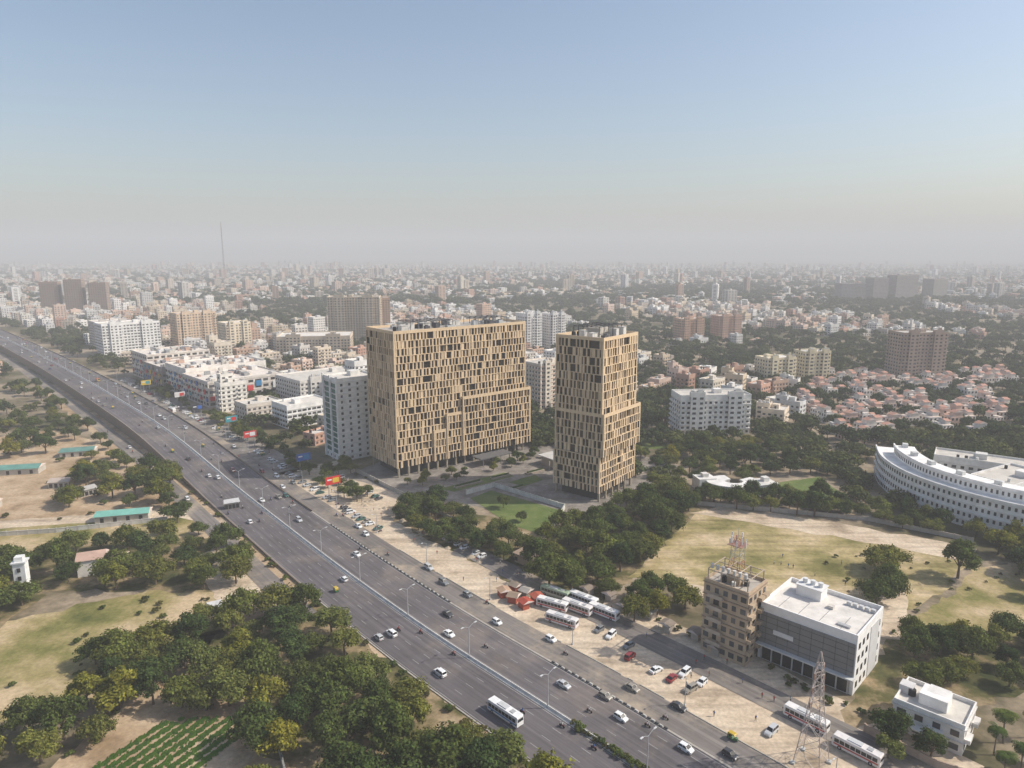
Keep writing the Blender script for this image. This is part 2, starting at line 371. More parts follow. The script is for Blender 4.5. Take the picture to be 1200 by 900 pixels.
def palm():
    mb = MB(); rg = np.random.default_rng(3); h = 9
    pr = Vector((0, 0, -.1))
    for k in range(1, 8):
        q = Vector((.5*math.sin(k/7*1.4), 0, h*k/7)); mb.cyl(pr, q, .24-.015*k, .23-.015*k, BARK, (.2, .16, .12), 7); pr = q
    for f in range(18):
        an = f*2.4; el = rg.uniform(-.2, 1.1); dx, dy = math.cos(an), math.sin(an); p = pr.copy(); ang = el; L = 3.4/9
        for s_ in range(9):
            nx = p+Vector((dx*math.cos(ang), dy*math.cos(ang), math.sin(ang)))*L; side = Vector((-dy, dx, 0)); wl = 1.0*math.sin((s_+1.3)/10.5*math.pi)
            g_ = rg.uniform(.8, 1.25)
            for sg in (-1, 1):
                tip = side*sg*wl+Vector((0, 0, -.35*wl))+Vector((dx, dy, 0))*.25
                mb.quad(tuple(p), tuple(p.lerp(nx, .75)), tuple(p.lerp(nx, .75)+tip), tuple(p.lerp(nx, .15)+tip), LEAF, (.09*g_, .12*g_, .035))
            p = nx; ang -= .24
    return mb.mesh('palm_tree')
PALM = palm()
occ = {}
def occ_add(x, y, r):
    for i in range(int((x-r)//20), int((x+r)//20)+1):
        for j in range(int((y-r)//20), int((y+r)//20)+1): occ.setdefault((i, j), []).append((x, y, r))
def occ_free(x, y, r):
    for i in range(int((x-r)//20), int((x+r)//20)+1):
        for j in range(int((y-r)//20), int((y+r)//20)+1):
            for (a, b, c) in occ.get((i, j), ()):
                if (a-x)**2+(b-y)**2 < (r+c)**2: return False
    return True
def occ_rect(cx, cy, w, d, rot):
    n1 = max(1, int(w/8)); n2 = max(1, int(d/8)); c, s_ = math.cos(rot), math.sin(rot)
    for i in range(n1+1):
        for j in range(n2+1):
            x = -w/2+w*i/n1; y = -d/2+d*j/n2; occ_add(cx+x*c-y*s_, cy+x*s_+y*c, 3.5)
def inside(x, y, poly):
    r = False; n = len(poly)
    for i in range(n):
        (x1, y1), (x2, y2) = poly[i], poly[(i+1) % n]
        if (y1 > y) != (y2 > y) and x < (x2-x1)*(y-y1)/(y2-y1)+x1: r = not r
    return r
def plant(x, y, kind=None, sc=None):
    kind = kind or T_BROAD; me = rnd.choice(kind); s_ = sc or rnd.uniform(.7, 1.15)
    nm = 'flowering_tree' if kind is T_YEL else 'bush' if kind is T_BUSH else 'palm_tree' if me is PALM else 'broadleaf_tree'
    return add(nm, me, (x, y, 0), rnd.uniform(0, 6.28), (s_*rnd.uniform(.85, 1.15), s_*rnd.uniform(.85, 1.15), s_*rnd.uniform(.78, 1.08)))
def forest(poly, n, md, sc=(.7, 1.15), kinds=None, yel=0.10, tries=30):
    xs = [p[0] for p in poly]; ys = [p[1] for p in poly]; c = 0
    for _ in range(n*tries):
        if c >= n: break
        x = rnd.uniform(min(xs), max(xs)); y = rnd.uniform(min(ys), max(ys))
        if not inside(x, y, poly) or not occ_free(x, y, md/2): continue
        occ_add(x, y, md/2); k = kinds or (T_YEL if rnd.random() < yel else T_BROAD)
        plant(x, y, k, rnd.uniform(*sc)); c += 1

# ---------------------------------------------------------------- two landmark towers
BEIGE = (.68, .515, .335)
def clad_volume(mb, corner, e1, L, e2, Wd, z0, z1, nf, mod=2.15, glassy=0.5, seed=1, roof=True):
    rg = random.Random(seed); e1 = Vector((*e1, 0)); e2 = Vector((*e2, 0)); c0 = Vector((*corner, 0)); fh = (z1-z0)/nf; up = Vector((0, 0, 1))
    def hexv(o, a, la, b, lb, za, zb, mat, col):
        P = [o+a*0, o+a*la, o+a*la+b*lb, o+b*lb]
        if (a.cross(b)).z < 0: P = P[::-1]
        mb.hexa([tuple(p+up*za) for p in P]+[tuple(p+up*zb) for p in P], mat, col)
    ins = 0.85
    sides = [(c0, e1, L, e2), (c0+e2*Wd, e1, L, -e2), (c0, e2, Wd, e1), (c0+e1*L, e2, Wd, -e1)]
    for (so, a, la, inn) in sides:
        nm = max(1, round(la/mod)); mw = la/nm
        for f in range(nf):
            za = z0+f*fh; zb = za+fh; shift = rg.choice((0, .15, .5, .85, 1))
            hexv(so-inn*.05, a, la, inn, ins+.1, zb-.28, zb-.02, CLAD, tuple(x*1.03 for x in BEIGE))
            for m in range(nm):
                g0 = rg.uniform(.4, 1.5); gl = (.026*g0, .021*g0, .017*g0)
                if rg.random() < .12: gl = (.22, .165, .10)
                p = so+inn*ins+a*(m*mw); q = p+a*mw
                mb.quad(tuple(p+up*za), tuple(q+up*za), tuple(q+up*(zb-.26)), tuple(p+up*(zb-.26)), GLASS, gl)
                if rg.random() < .05: continue
                w = mw*rg.choice((.24, .34, .42, .5, .62, .8))*(1.12-glassy*.35); x0 = m*mw+shift*(mw-w)+rg.uniform(-.12, .12)*mw
                x0 = min(max(0, x0), la-w); g1 = rg.uniform(.80, 1.08)
                hexv(so+a*x0+inn*rg.choice((0, .01, .22)), a, w, inn, ins-.25, za, zb-.28, CLAD, tuple(x*g1 for x in BEIGE))
        hexv(so-inn*.03, a, .5, inn, ins, z0, z1-.3, CLAD, BEIGE); hexv(so-inn*.03+a*(la-.5), a, .5, inn, ins, z0, z1-.3, CLAD, BEIGE)
    if roof:
        P = [c0+e1*.3+e2*.3, c0+e1*(L-.3)+e2*.3, c0+e1*(L-.3)+e2*(Wd-.3), c0+e1*.3+e2*(Wd-.3)]
        mb.quad(*[tuple(p+up*(z1-.01)) for p in (P if e1.cross(e2).z > 0 else P[::-1])], WALL, (.42, .39, .35))
        for (so, a, la, inn) in sides: hexv(so+inn*.004, a, la, inn, .35, z1-.018, z1+1.3, CLAD, BEIGE)
def roof_plant(mb, corner, e1, L, e2, Wd, z, seed, n):
    rg = random.Random(seed); c0 = Vector((*corner, 0)); e1 = Vector((*e1, 0)); e2 = Vector((*e2, 0)); r = math.atan2(e1.y, e1.x)
    spots = []
    for _ in range(n*8):
        if len(spots) >= n: break
        a = rg.uniform(.08, .92)*L; b = rg.uniform(.16, .84)*Wd
        if any(abs(a-p) < 5.2 and abs(b-q) < 4.2 for p, q in spots): continue
        spots.append((a, b)); p = c0+e1*a+e2*b; k = rg.random(); w = rg.uniform(2.2, 4.6); d = rg.uniform(2, 3.6); h = rg.uniform(1.4, 3)
        if k < .5:
            mb.box(p.x, p.y, z, w, d, h, MET, (.45, .46, .47) if rg.random() < .4 else (.07, .07, .08), r); mb.cyl((p.x, p.y, z+h), (p.x, p.y, z+h+.3), min(w, d)*.36, min(w, d)*.36, DARK, (.05, .05, .05), 12)
        elif k < .8: mb.box(p.x, p.y, z, w*1.1, d*1.1, h+.8, WALL, (.62, .60, .56), r); mb.box(p.x, p.y, z+h+.8, w*1.2, d*1.2, .2, WALL, (.5, .48, .45), r)
        else:
            for s_ in (-1, 1): mb.cyl((p.x+s_*1.2, p.y, z), (p.x+s_*1.2, p.y, z+2.2), 1, 1, DARK, (.04, .04, .045), 12)
def pergola(mb, corner, e1, L, e2, Wd, z, h):
    c0 = Vector((*corner, z)); e1 = Vector((*e1, 0)); e2 = Vector((*e2, 0)); c = (.05, .05, .055)
    n = int(L/4)
    for i in range(n+1):
        for j in (0, 1):
            p = c0+e1*(L*i/n)+e2*(Wd*j); mb.beam(tuple(p), tuple(p+Vector((0, 0, h))), .4, MET, c)
        mb.beam(tuple(c0+e1*(L*i/n)+Vector((0, 0, h))), tuple(c0+e1*(L*i/n)+e2*Wd+Vector((0, 0, h))), .4, MET, c)
    for j in (0, .33, .66, 1): mb.beam(tuple(c0+e2*Wd*j+Vector((0, 0, h+.2))), tuple(c0+e2*Wd*j+e1*L+Vector((0, 0, h+.2))), .4, MET, c)
e1 = (.786, .618); e2 = (-.618, .786)
def off(c, a, b, E1=e1, E2=e2): return (c[0]+E1[0]*a+E2[0]*b, c[1]+E1[1]*a+E2[1]*b)
mb = MB(); C = (-59, 342); DP = 30
clad_volume(mb, off(C, 0, 0), e1, 85, e2, DP, 44.6, 75, 8, seed=3)
clad_volume(mb, off(C, 0, 0.0), e1, 40, e2, DP, 5.2, 44.6, 10, seed=4, roof=False)
clad_volume(mb, off(C, 40, -1.8), e1, 47.5, e2, DP+1.9, 5.2, 37, 8, seed=5, glassy=1.2, roof=True)
clad_volume(mb, off(C, 40, 0.01), e1, 45, e2, DP-.1, 37, 44.6, 2, seed=6, glassy=1.2, roof=False)
clad_volume(mb, off(C, 30, -1.2), e1, 10, e2, 8, 5.2, 29.0, 6, seed=9, glassy=1.0, roof=True)
clad_volume(mb, off(C, 22, -.8), e1, 8, e2, 8, 5.2, 20.8, 4, seed=10, glassy=1.0, roof=True)
r1 = math.atan2(e1[1], e1[0])
cx, cy = off(C, 43, DP/2); mb.box(cx, cy, 0, 78, DP-7, 5.25, GLASS, (.02, .022, .025), r1)
for i in range(15):
    for b in (0.9, DP-1):
        x, y = off(C, 1.2+i*5.9, b); mb.box(x, y, 0, .9, .9, 5.2, CLAD, (.32, .27, .2), r1)
roof_plant(mb, C, e1, 85, e2, DP, 75.0, 4, 26)
pergola(mb, off(C, 14, 7), e1, 26, e2, 13, 75.0, 4.2); pergola(mb, off(C, 56, 6), e1, 20, e2, 14, 75.0, 3.8)
put(mb, 'office_slab_building'); occ_rect(cx, cy, 92, 38, r1)
f1 = (.62, .785); f2 = (-.785, .62); C2 = (41, 307)
mb = MB()
clad_volume(mb, C2, f1, 32, f2, 26, 41, 76, 9, seed=13, mod=2.2)
clad_volume(mb, off(C2, -.0, -1.2, f1, f2), f1, 34.8, f2, 27.2, 22, 41, 5, seed=14, mod=2.2, glassy=.9)
clad_volume(mb, off(C2, -1.0, 0, f1, f2), f1, 34.0, f2, 26, 4.6, 22, 5, seed=15, mod=2.2, roof=False, glassy=.9)
r2 = math.atan2(f1[1], f1[0]); cx, cy = off(C2, 16, 13, f1, f2); mb.box(cx, cy, 0, 27, 20, 4.65, GLASS, (.02, .022, .025), r2)
for i in range(6):
    for b in (1.0, 25):
        x, y = off(C2, .6+i*6, b, f1, f2); mb.box(x, y, 0, .9, .9, 4.6, CLAD, (.32, .27, .2), r2)
roof_plant(mb, C2, f1, 32, f2, 26, 76, 9, 10); pergola(mb, off(C2, 6, 6, f1, f2), f1, 20, f2, 14, 76, 5.0)
x, y = off(C2, 16, 13, f1, f2); mb.box(x, y, 76, 9, 7, 4, WALL, (.5, .46, .4), r2)
put(mb, 'office_tower'); occ_rect(cx, cy, 40, 34, r2)
mb = MB(); mb.box(34, 372, 0, 34, 14, 5, CLAD, (.42, .34, .25), r1); mb.box(34, 372, 5, 37, 17, .5, WALL, (.55, .53, .5), r1)
for i in range(9): mb.box(*off((20, 356), i*4, 0), .0, .5, .5, 5, CLAD, (.4, .35, .28), r1)
put(mb, 'entrance_pavilion'); occ_rect(34, 372, 36, 16, r1)
mb = MB()
for (x, y, w, d) in ((-22, 332, 16, 2.4), (-6, 344, 12, 2.4), (12, 352, 12, 2.6), (2, 326, 9, 2.2), (70, 352, 16, 3), (76, 340, 12, 2.4), (60, 372, 14, 3)):
    mb.box(x, y, .05, w, d, .8, CLAD, (.36, .30, .24), r1)
    for k in range(int(w*5)):
        a = rnd.uniform(-w/2, w/2)*.92; px, py = x+a*math.cos(r1), y+a*math.sin(r1); g_ = rnd.uniform(.7, 1.3); q = rnd.uniform(.3, .6)
        mb.quad((px-q, py-q, .8), (px+q, py-q*.6, .95), (px+q*.7, py+q, 1.6), (px-q, py+q*.6, 1.4), LEAF, (.06*g_, .09*g_, .03))
put(mb, 'plaza_planters')
mb = MB(); x, y = off(C, 55, -8); mb.box(x, y, 4.4, 22, 9, .5, MET, (.12, .12, .125), r1)
for a in (-9, -3, 3, 9): px, py = off((x, y), a, -3.8); mb.cyl((px, py, 0), (px, py, 4.4), .22, .22, MET, (.2, .2, .2), 8)
put(mb, 'entrance_canopy')
def wall_run(name, pts, h=1.9, col=(.55, .5, .43), t=.28):
    mb = MB()
    for a, b in zip(pts, pts[1:]):
        p = Vector(a); q = Vector(b); L = (q-p).length; ang = math.atan2((q-p).y, (q-p).x); m = (p+q)/2
        mb.box(m.x, m.y, 0, L, t, h, WALL, col, ang); mb.box(m.x, m.y, h, L, t+.16, .12, WALL, tuple(x*.8 for x in col), ang)
        for k in range(int(L/4)+1):
            w = p.lerp(q, k*4/L if L else 0); mb.box(w.x, w.y, 0, .42, .42, h+.3, WALL, tuple(x*.9 for x in col), ang)
    return put(mb, name)
wall_run('compound_wall', [(-22, 318), (-9, 329), (24, 299), (15, 268)], 2.2, (.68, .66, .6))
wall_run('boundary_wall', [RP(u, 58)[:2] for u in range(100, 240, 20)])
wall_run('boundary_wall', [(-82, 190), (-66, 168), (-58, 150), (-48, 130)], 2.2, (.34, .34, .33))
wall_run('boundary_wall', [(-300, 268), (-240, 263), (-190, 272), (-150, 285)], 1.8, (.62, .6, .56))
wall_run('boundary_wall', [(86, 304), (120, 295), (155, 285), (186, 262)], 1.8, (.5, .45, .4))

# ---------------------------------------------------------------- generic building
def side_windows(mb, ox, oy, ax, ay, nx, ny, L, h, fl, pitch, ww, wh, rg, z0=0.0, balc=0.0, wcol=None, gcol=None):
    n = max(1, int(L/pitch)); st = L/n; nf = max(1, int(h/fl)); bal = [rg.random() < balc for _ in range(n)]
    for f in range(nf):
        z = z0+f*fl+fl*.3
        for i in range(n):
            c = (i+.5)*st; w_ = ww*rg.uniform(.8, 1.15); a = c-w_*st/2; b = c+w_*st/2; e = .05
            g0 = rg.uniform(.4, 2.2); g1 = gcol or (.05*g0, .05*g0, .052*g0)
            mb.quad((ox+ax*a+nx*e, oy+ay*a+ny*e, z), (ox+ax*b+nx*e, oy+ay*b+ny*e, z), (ox+ax*b+nx*e, oy+ay*b+ny*e, z+wh), (ox+ax*a+nx*e, oy+ay*a+ny*e, z+wh), GLASS, g1)
            if bal[i] and f > 0:
                px, py = ox+ax*c+nx*.65, oy+ay*c+ny*.65; mb.box(px, py, z-fl*.3, st*.86, 1.25, 1.05, WALL, wcol, math.atan2(ay, ax))
def building(mb, cx, cy, w, d, h, rot, col, rg, detail=2, fl=3.2, pitch=3.4, roofcol=None, ww=.5, balc=.35, gcol=None, z0=0.0, band=None):
    c, s_ = math.cos(rot), math.sin(rot); ex = (c, s_); ey = (-s_, c)
    mb.box(cx, cy, z0, w, d, h, WALL, col, rot, bottom=False)
    k0 = rg.uniform(.75, 1.15); rc = roofcol or tuple(x*k0 for x in (.66, .615, .55))
    def pt(x, y): return (cx+x*c-y*s_, cy+x*s_+y*c)
    z1 = z0+h
    if detail >= 1:
        for (x, y, a, b) in ((0, -d/2+.15, w, .3), (0, d/2-.15, w, .3), (-w/2+.15, 0, .3, d-.6), (w/2-.15, 0, .3, d-.6)):
            px, py = pt(x, y); mb.box(px, py, z1-.004, a, b, 1.0, WALL, col, rot, bottom=False)
        P = [pt(-w/2+.3, -d/2+.3), pt(w/2-.3, -d/2+.3), pt(w/2-.3, d/2-.3), pt(-w/2+.3, d/2-.3)]
        mb.quad(*[(p[0], p[1], z1+.03) for p in P], WALL, rc)
        px, py = pt(rg.uniform(-.25, .25)*w, rg.uniform(-.2, .2)*d); mb.box(px, py, z1+.02, min(5, w*.3), min(5, d*.3), 2.8, WALL, tuple(x*.92 for x in col), rot)
        for _ in range(rg.randint(1, 4)):
            px, py = pt(rg.uniform(-.38, .38)*w, rg.uniform(-.38, .38)*d); r = rg.uniform(.6, .9)
            if detail >= 2: mb.cyl((px, py, z1), (px, py, z1+1.7), r, r, DARK, (.04, .04, .04) if rg.random() < .6 else (.6, .6, .58), 8)
            else: mb.box(px, py, z1, 1.6, 1.6, 1.7, WALL, (.5, .5, .5), rot)
    sides = (((-w/2, -d/2), ex, (s_, -c), w), ((w/2, -d/2), ey, (c, s_), d), ((w/2, d/2), (-c, -s_), (-s_, c), w), ((-w/2, d/2), (s_, -c), (-c, -s_), d))
    for (o, a, n, L) in sides:
        p = pt(*o)
        if detail == 0:
            nf = max(1, int(h/3.3)); k = max(1, int(L/7))
            for f in range(nf):
                for i in range(k):
                    x0 = L*(i+.25)/k; x1 = L*(i+.75)/k; z = z0+f*3.3+1.0
                    mb.quad((p[0]+a[0]*x0+n[0]*.06, p[1]+a[1]*x0+n[1]*.06, z), (p[0]+a[0]*x1+n[0]*.06, p[1]+a[1]*x1+n[1]*.06, z), (p[0]+a[0]*x1+n[0]*.06, p[1]+a[1]*x1+n[1]*.06, z+1.3), (p[0]+a[0]*x0+n[0]*.06, p[1]+a[1]*x0+n[1]*.06, z+1.3), GLASS, (.06, .06, .062))
        else:
            side_windows(mb, p[0], p[1], a[0], a[1], n[0], n[1], L, h, fl, pitch, ww, fl*.45, rg, z0, balc if detail >= 2 else 0, tuple(x*.9 for x in col), gcol)
            if detail >= 2:
                nf = int(h/fl)
                for f in range(1, nf+1):
                    m = (p[0]+a[0]*L/2+n[0]*.12, p[1]+a[1]*L/2+n[1]*.12); mb.box(m[0], m[1], z0+f*fl-.16, L+.2, .3, .2, WALL, band or tuple(x*.78 for x in col), math.atan2(a[1], a[0]))
PAL = [(.82, .78, .71), (.84, .81, .77), (.74, .65, .53), (.78, .66, .52), (.62, .43, .32), (.73, .68, .62), (.86, .83, .79), (.56, .48, .40), (.73, .55, .45), (.69, .68, .66), (.58, .35, .26), (.66, .53, .38)]
RR = math.atan2(.70, .714)
def BB(name, cx, cy, w, d, h, rot=None, col=(.66, .64, .6), seed=0, **kw):
    mb = MB(); r = RR-.05 if rot is None else rot; rg = random.Random(seed); building(mb, cx, cy, w, d, h, r, col, rg, **kw); occ_rect(cx, cy, w, d, r)
    if h > 17 and kw.get('detail', 2) == 2:
        c, s_ = math.cos(r), math.sin(r)
        for q in (-.27, .27):
            building(mb, cx+q*w*c+(d/2)*s_, cy+q*w*s_-(d/2)*c, w*.2, 3.4, h+2.2, r, tuple(x*.93 for x in col), rg, 1, balc=0)
    return put(mb, name)
# white office with green glazed bays beside the slab
OC = (-92, 386); OW, OD = 24, 19
mb = MB(); building(mb, OC[0], OC[1], OW, OD, 46, r1, (.84, .82, .78), random.Random(5), balc=0, ww=.28, pitch=4.2); occ_rect(OC[0], OC[1], OW, OD, r1)
for f in range(13):
    for t, w in ((-7.2, 5.6), (1.4, 5.6)):
        x, y = off(OC, -OW/2-.12, t, e1, e2); x2, y2 = off((x, y), 0, w); z = 4+f*3.1
        mb.quad((x, y, z), (x, y, z+2.6), (x2, y2, z+2.6), (x2, y2, z), GLASS, (.02, .11, .095))
for t in (-9.2, -.7, 8.9): x, y = off(OC, -OW/2-.3, t, e1, e2); mb.box(x, y, 0, .9, 1.2, 48, WALL, (.84, .82, .78), r1)
put(mb, 'office_building')
BB('apartment_building', 24, 520, 26, 24, 33, r1, (.76, .67, .56), 8, band=(.5, .25, .18))
BB('apartment_building', -205, 905, 66, 26, 58, .1, (.66, .55, .42), 9, balc=.2)
BB('apartment_building', -198, 1010, 40, 24, 50, .2, (.64, .41, .27), 10, detail=1)
BB('apartment_building', 20, 815, 24, 20, 44, .5, (.82, .80, .77), 11); BB('apartment_building', 50, 835, 22, 20, 42, .5, (.82, .79, .76), 12)
BB('apartment_building', 129, 440, 46, 20, 25, .08, (.88, .85, .80), 13, balc=.5)
BB('apartment_building', 377, 640, 44, 22, 42, .12, (.46, .35, .28), 14, balc=.4)
BB('apartment_building', 235, 610, 30, 18, 23, .3, (.80, .70, .50), 15); BB('apartment_building', 275, 628, 26, 18, 26, .2, (.78, .68, .48), 16)
BB('apartment_building', 230, 900, 34, 20, 30, .3, (.64, .41, .28), 17); BB('apartment_building', 285, 920, 34, 20, 32, .3, (.66, .43, .32), 18)
BB('office_building', -440, 790, 60, 30, 36, RR, (.86, .84, .81), 19, balc=.1, ww=.7); BB('office_building', -495, 850, 40, 30, 32, RR, (.74, .67, .61), 20)
BB('apartment_building', -392, 850, 46, 24, 42, RR, (.72, .55, .40), 21); BB('apartment_building', -330, 820, 30, 24, 33, RR, (.80, .68, .52), 22)
BB('commercial_building', -225, 790, 80, 46, 22, .15, (.64, .53, .41), 23, balc=0)
BB('commercial_building', -100, 610, 70, 36, 18, r1, (.57, .47, .38), 24, balc=0)
BB('commercial_building', -150, 540, 60, 40, 20, RR, (.74, .70, .65), 25, balc=0)
BB('commercial_building', -144, 462, 32, 22, 15, RR, (.86, .84, .81), 26, balc=0, ww=.75)
BB('commercial_building', -180, 480, 26, 20, 11, RR, (.68, .61, .53), 27, balc=0)
for i, (x, h) in enumerate(((-860, 60), (-820, 64), (-780, 58))): BB('apartment_building', x, 1300+i*8, 30, 24, h, .3, (.34, .25, .20), 30+i, detail=1)
for i, (x, w, h) in enumerate(((800, 60, 42), (875, 40, 54), (950, 66, 60), (1045, 50, 50))): BB('apartment_building', x, 1650+i*25, w, 30, h, .1+.1*i, (.38, .33, .31), 40+i, detail=1)

def on_mall(t, s_): return (-227-.70*t+.714*s_, 507+.714*t+.70*s_)
mb = MB(); ra = math.atan2(.714, -.70)
segs = [(0, 52, 0, 60, 19, (.68, .62, .56)), (52, 100, 3, 70, 22, (.78, .73, .67)), (100, 150, 0, 64, 18, (.33, .28, .26)), (150, 195, 4, 60, 23, (.70, .64, .57))]
rg = random.Random(77)
for (t0, t1, s0, s1, h, col) in segs:
    c = on_mall((t0+t1)/2, (s0+s1)/2); building(mb, c[0], c[1], t1-t0-.3, s1-s0, h, ra, col, rg, 2, 4.6, 5.5, (.76, .68, .60), .72, 0)
    occ_rect(c[0], c[1], t1-t0, s1-s0, ra)
    for _ in range(28):
        q = on_mall(rg.uniform(t0+4, t1-4), rg.uniform(s0+5, s1-5)); mb.box(q[0], q[1], h+.02, rg.uniform(1.5, 7), rg.uniform(1.5, 6), rg.uniform(.6, 3), rg.choice((WALL, MET)), rg.choice(((.6, .56, .5), (.3, .3, .3), (.75, .72, .68), (.5, .33, .25), (.2, .2, .22))), ra)
bc = [(.60, .03, .03), (.7, .68, .65), (.04, .12, .42), (.65, .45, .05), (.6, .05, .05), (.04, .22, .45), (.05, .3, .35), (.7, .7, .7), (.04, .04, .05)]
for i in range(52):
    t = 2.5+i*3.7; seg = [s_ for s_ in segs if s_[0]+2 <= t < s_[1]-2]
    if not seg: continue
    q = on_mall(t, seg[0][2]-.5); z = (4.4, 9.6, 14.2)[i % 3]; mb.box(q[0], q[1], z, rg.uniform(2.4, 3.6), .5, rg.uniform(1.4, 4), MET, rg.choice(bc), ra)
for i in range(8):
    q = on_mall(-.6, 4+i*7); mb.box(q[0], q[1], (5, 9, 12)[i % 3], .5, rg.uniform(4, 6.5), rg.uniform(2.5, 5.5), MET, bc[i % 9] if i else (.6, .03, .03), ra)
put(mb, 'shopping_mall')
def billboard(x, y, a, h, w, hh, c1, c2):
    mb = MB()
    for s_ in (-w*.3, w*.3): mb.cyl((0, s_, 0), (0, s_, h+.2), .16, .16, MET, (.3, .3, .3), 8)
    mb.box(0, 0, h, .35, w, hh, MET, c1)
    for s_ in (-1, 1): mb.box(s_*.2, -w*.18, h+hh*.2, .06, w*.42, hh*.6, MET, c2); mb.box(s_*.2, w*.24, h+hh*.55, .06, w*.3, hh*.18, MET, (.7, .7, .7))
    put(mb, 'billboard', loc=(x, y, 0), rot=a)
for i, u in enumerate((190, 235, 300, 345, 395, 450, 520)):
    x, y, a = RP(u, 31+(i % 2)*5); billboard(x, y, a, 7, 7.5, 3.8, bc[(i*2) % 9], bc[(i*2+3) % 9])

# brown corner building with telecom mast
mb = MB(); re = math.atan2(-.695, .72); bx, by = 64.5, 185.5
building(mb, bx, by, 13.5, 11.5, 21.6, re, (.48, .37, .26), random.Random(3), 2, 3.6, 2.7, (.46, .42, .37), .55, .25, band=(.30, .22, .16))
c_, s_ = math.cos(re), math.sin(re)
def lp(x, y, z): return (bx+x*c_-y*s_, by+x*s_+y*c_, z)
for x in (-6, -2, 2, 6):
    for y in (-5, 5): mb.beam(lp(x, y, 21.6), lp(x, y, 25.2), .35, WALL, (.46, .38, .3))
for y in (-5, -1.6, 1.6, 5): mb.beam(lp(-6.2, y, 25.2), lp(6.2, y, 25.2), .3, WALL, (.46, .38, .3))
for x in (-6, -2, 2, 6): mb.beam(lp(x, -5.1, 25.5), lp(x, 5.1, 25.5), .3, WALL, (.46, .38, .3))
tw = [(1.7, 25.5), (1.55, 28), (1.4, 30.5), (1.25, 33), (1.1, 35.2)]
cs = ((-1, -1), (1, -1), (1, 1), (-1, 1))
for (w0, z0), (w1, z1) in zip(tw, tw[1:]):
    for i in range(4):
        a, b = cs[i], cs[(i+1) % 4]; cl = (.42, .14, .09) if int(z0) % 2 else (.5, .48, .45)
        mb.beam(lp(a[0]*w0, a[1]*w0, z0), lp(a[0]*w1, a[1]*w1, z1), .16, MET, cl); mb.beam(lp(a[0]*w0, a[1]*w0, z0), lp(b[0]*w1, b[1]*w1, z1), .1, MET, cl)
        mb.beam(lp(b[0]*w0, b[1]*w0, z0), lp(a[0]*w1, a[1]*w1, z1), .1, MET, cl); mb.beam(lp(a[0]*w1, a[1]*w1, z1), lp(b[0]*w1, b[1]*w1, z1), .12, MET, cl)
q = lp(0, 0, 35.2); mb.box(q[0], q[1], 33, 4.4, 4.4, .15, MET, (.35, .2, .15), re); mb.beam(q, lp(0, 0, 38), .14, MET, (.5, .5, .5))
for k in range(9):
    an = k*.7; mb.box(q[0]+2.2*math.cos(an), q[1]+2.2*math.sin(an), 32.4+(k % 2)*1.4, .4, .25, 2.2, MET, (.68, .66, .64), an)
for k in range(7):
    x, y = lp(-5.3+k*1.7, -4.2, 0)[:2]; mb.cyl((x, y, 25.6), (x, y, 26.9), .5, .5, DARK, (.6, .58, .55), 8)
for f in range(1, 6):
    p = lp(-2.6, -6.4, 0); mb.box(p[0], p[1], f*3.6-.1, 4.6, 1.5, .2, WALL, (.5, .42, .34), re); p = lp(-2.6, -7.05, 0); mb.box(p[0], p[1], f*3.6+.1, 4.6, .12, .9, WALL, (.5, .42, .34), re)
put(mb, 'commercial_building'); occ_rect(bx, by, 15, 13, re)

# white showroom
mb = MB(); sx, sy = 71+.72*13+.695*10.5, 182-.695*13+.72*10.5; W_, D_, H_ = 26, 21, 16
mb.box(sx, sy, 0, W_, D_, H_, CLAD, (.80, .785, .76), re)
c_, s_ = math.cos(re), math.sin(re)
def sp(x, y, z): return (sx+x*c_-y*s_, sy+x*s_+y*c_, z)
def sbox(x, y, z, w, d, h, mat, col): p = sp(x, y, z); mb.box(p[0], p[1], z, w, d, h, mat, col, re)
sbox(0, -D_/2-.15, 5.2, W_-.6, .3, 9.4, CLAD, (.22, .212, .205))
sbox(0, -D_/2-.12, .3, W_-2, .24, 4.3, GLASS, (.02, .02, .022))
for i in range(9): sbox(-W_/2+1.2+i*2.95, -D_/2-.3, .1, .35, .5, 4.9, CLAD, (.45, .44, .42))
for i in range(5): sbox(0, -D_/2-.34, 6.6+i*1.75, W_-.7, .1, .08, CLAD, (.09, .09, .09))
for i in range(8): sbox(-W_/2+2+i*3.15, -D_/2-.34, 5.3, .08, .1, 9.2, CLAD, (.09, .09, .09))
sbox(-W_/2+7, -D_/2-.42, 9, 5.6, .2, 1.3, MET, (.7, .7, .7)); sbox(0, -D_/2-.9, 4.9, W_+.4, 1.9, .35, CLAD, (.6, .6, .58))
for (x, y, w, d) in ((0, -D_/2+.2, W_, .4), (0, D_/2-.2, W_, .4), (-W_/2+.2, 0, .4, D_-.8), (W_/2-.2, 0, .4, D_-.8)): sbox(x, y, H_-.003, w, d, 1.3, CLAD, (.82, .80, .78))
sbox(0, 0, H_+.01, W_-.8, D_-.8, .12, WALL, (.70, .66, .61))
sbox(-5, 5.5, H_+.1, 7, 5, 3.1, CLAD, (.78, .76, .74)); sbox(-5, 5.5, H_+3.2, 7.6, 5.6, .25, CLAD, (.7, .69, .68))
for i in range(3): p = sp(-7+i*2.2, 5.5, 0); mb.cyl((p[0], p[1], H_+3.4), (p[0], p[1], H_+4.8), .7, .7, MET, (.7, .7, .68), 10)
for i in range(5): sbox(5+i*1.6, 7, H_+.1, 1.1, 1.1, 1.1, MET, (.55, .55, .55))
for i in range(4): sbox(-9+i*5.6, -4.5, H_+.13, .12, 9, .1, DARK, (.3, .3, .3))
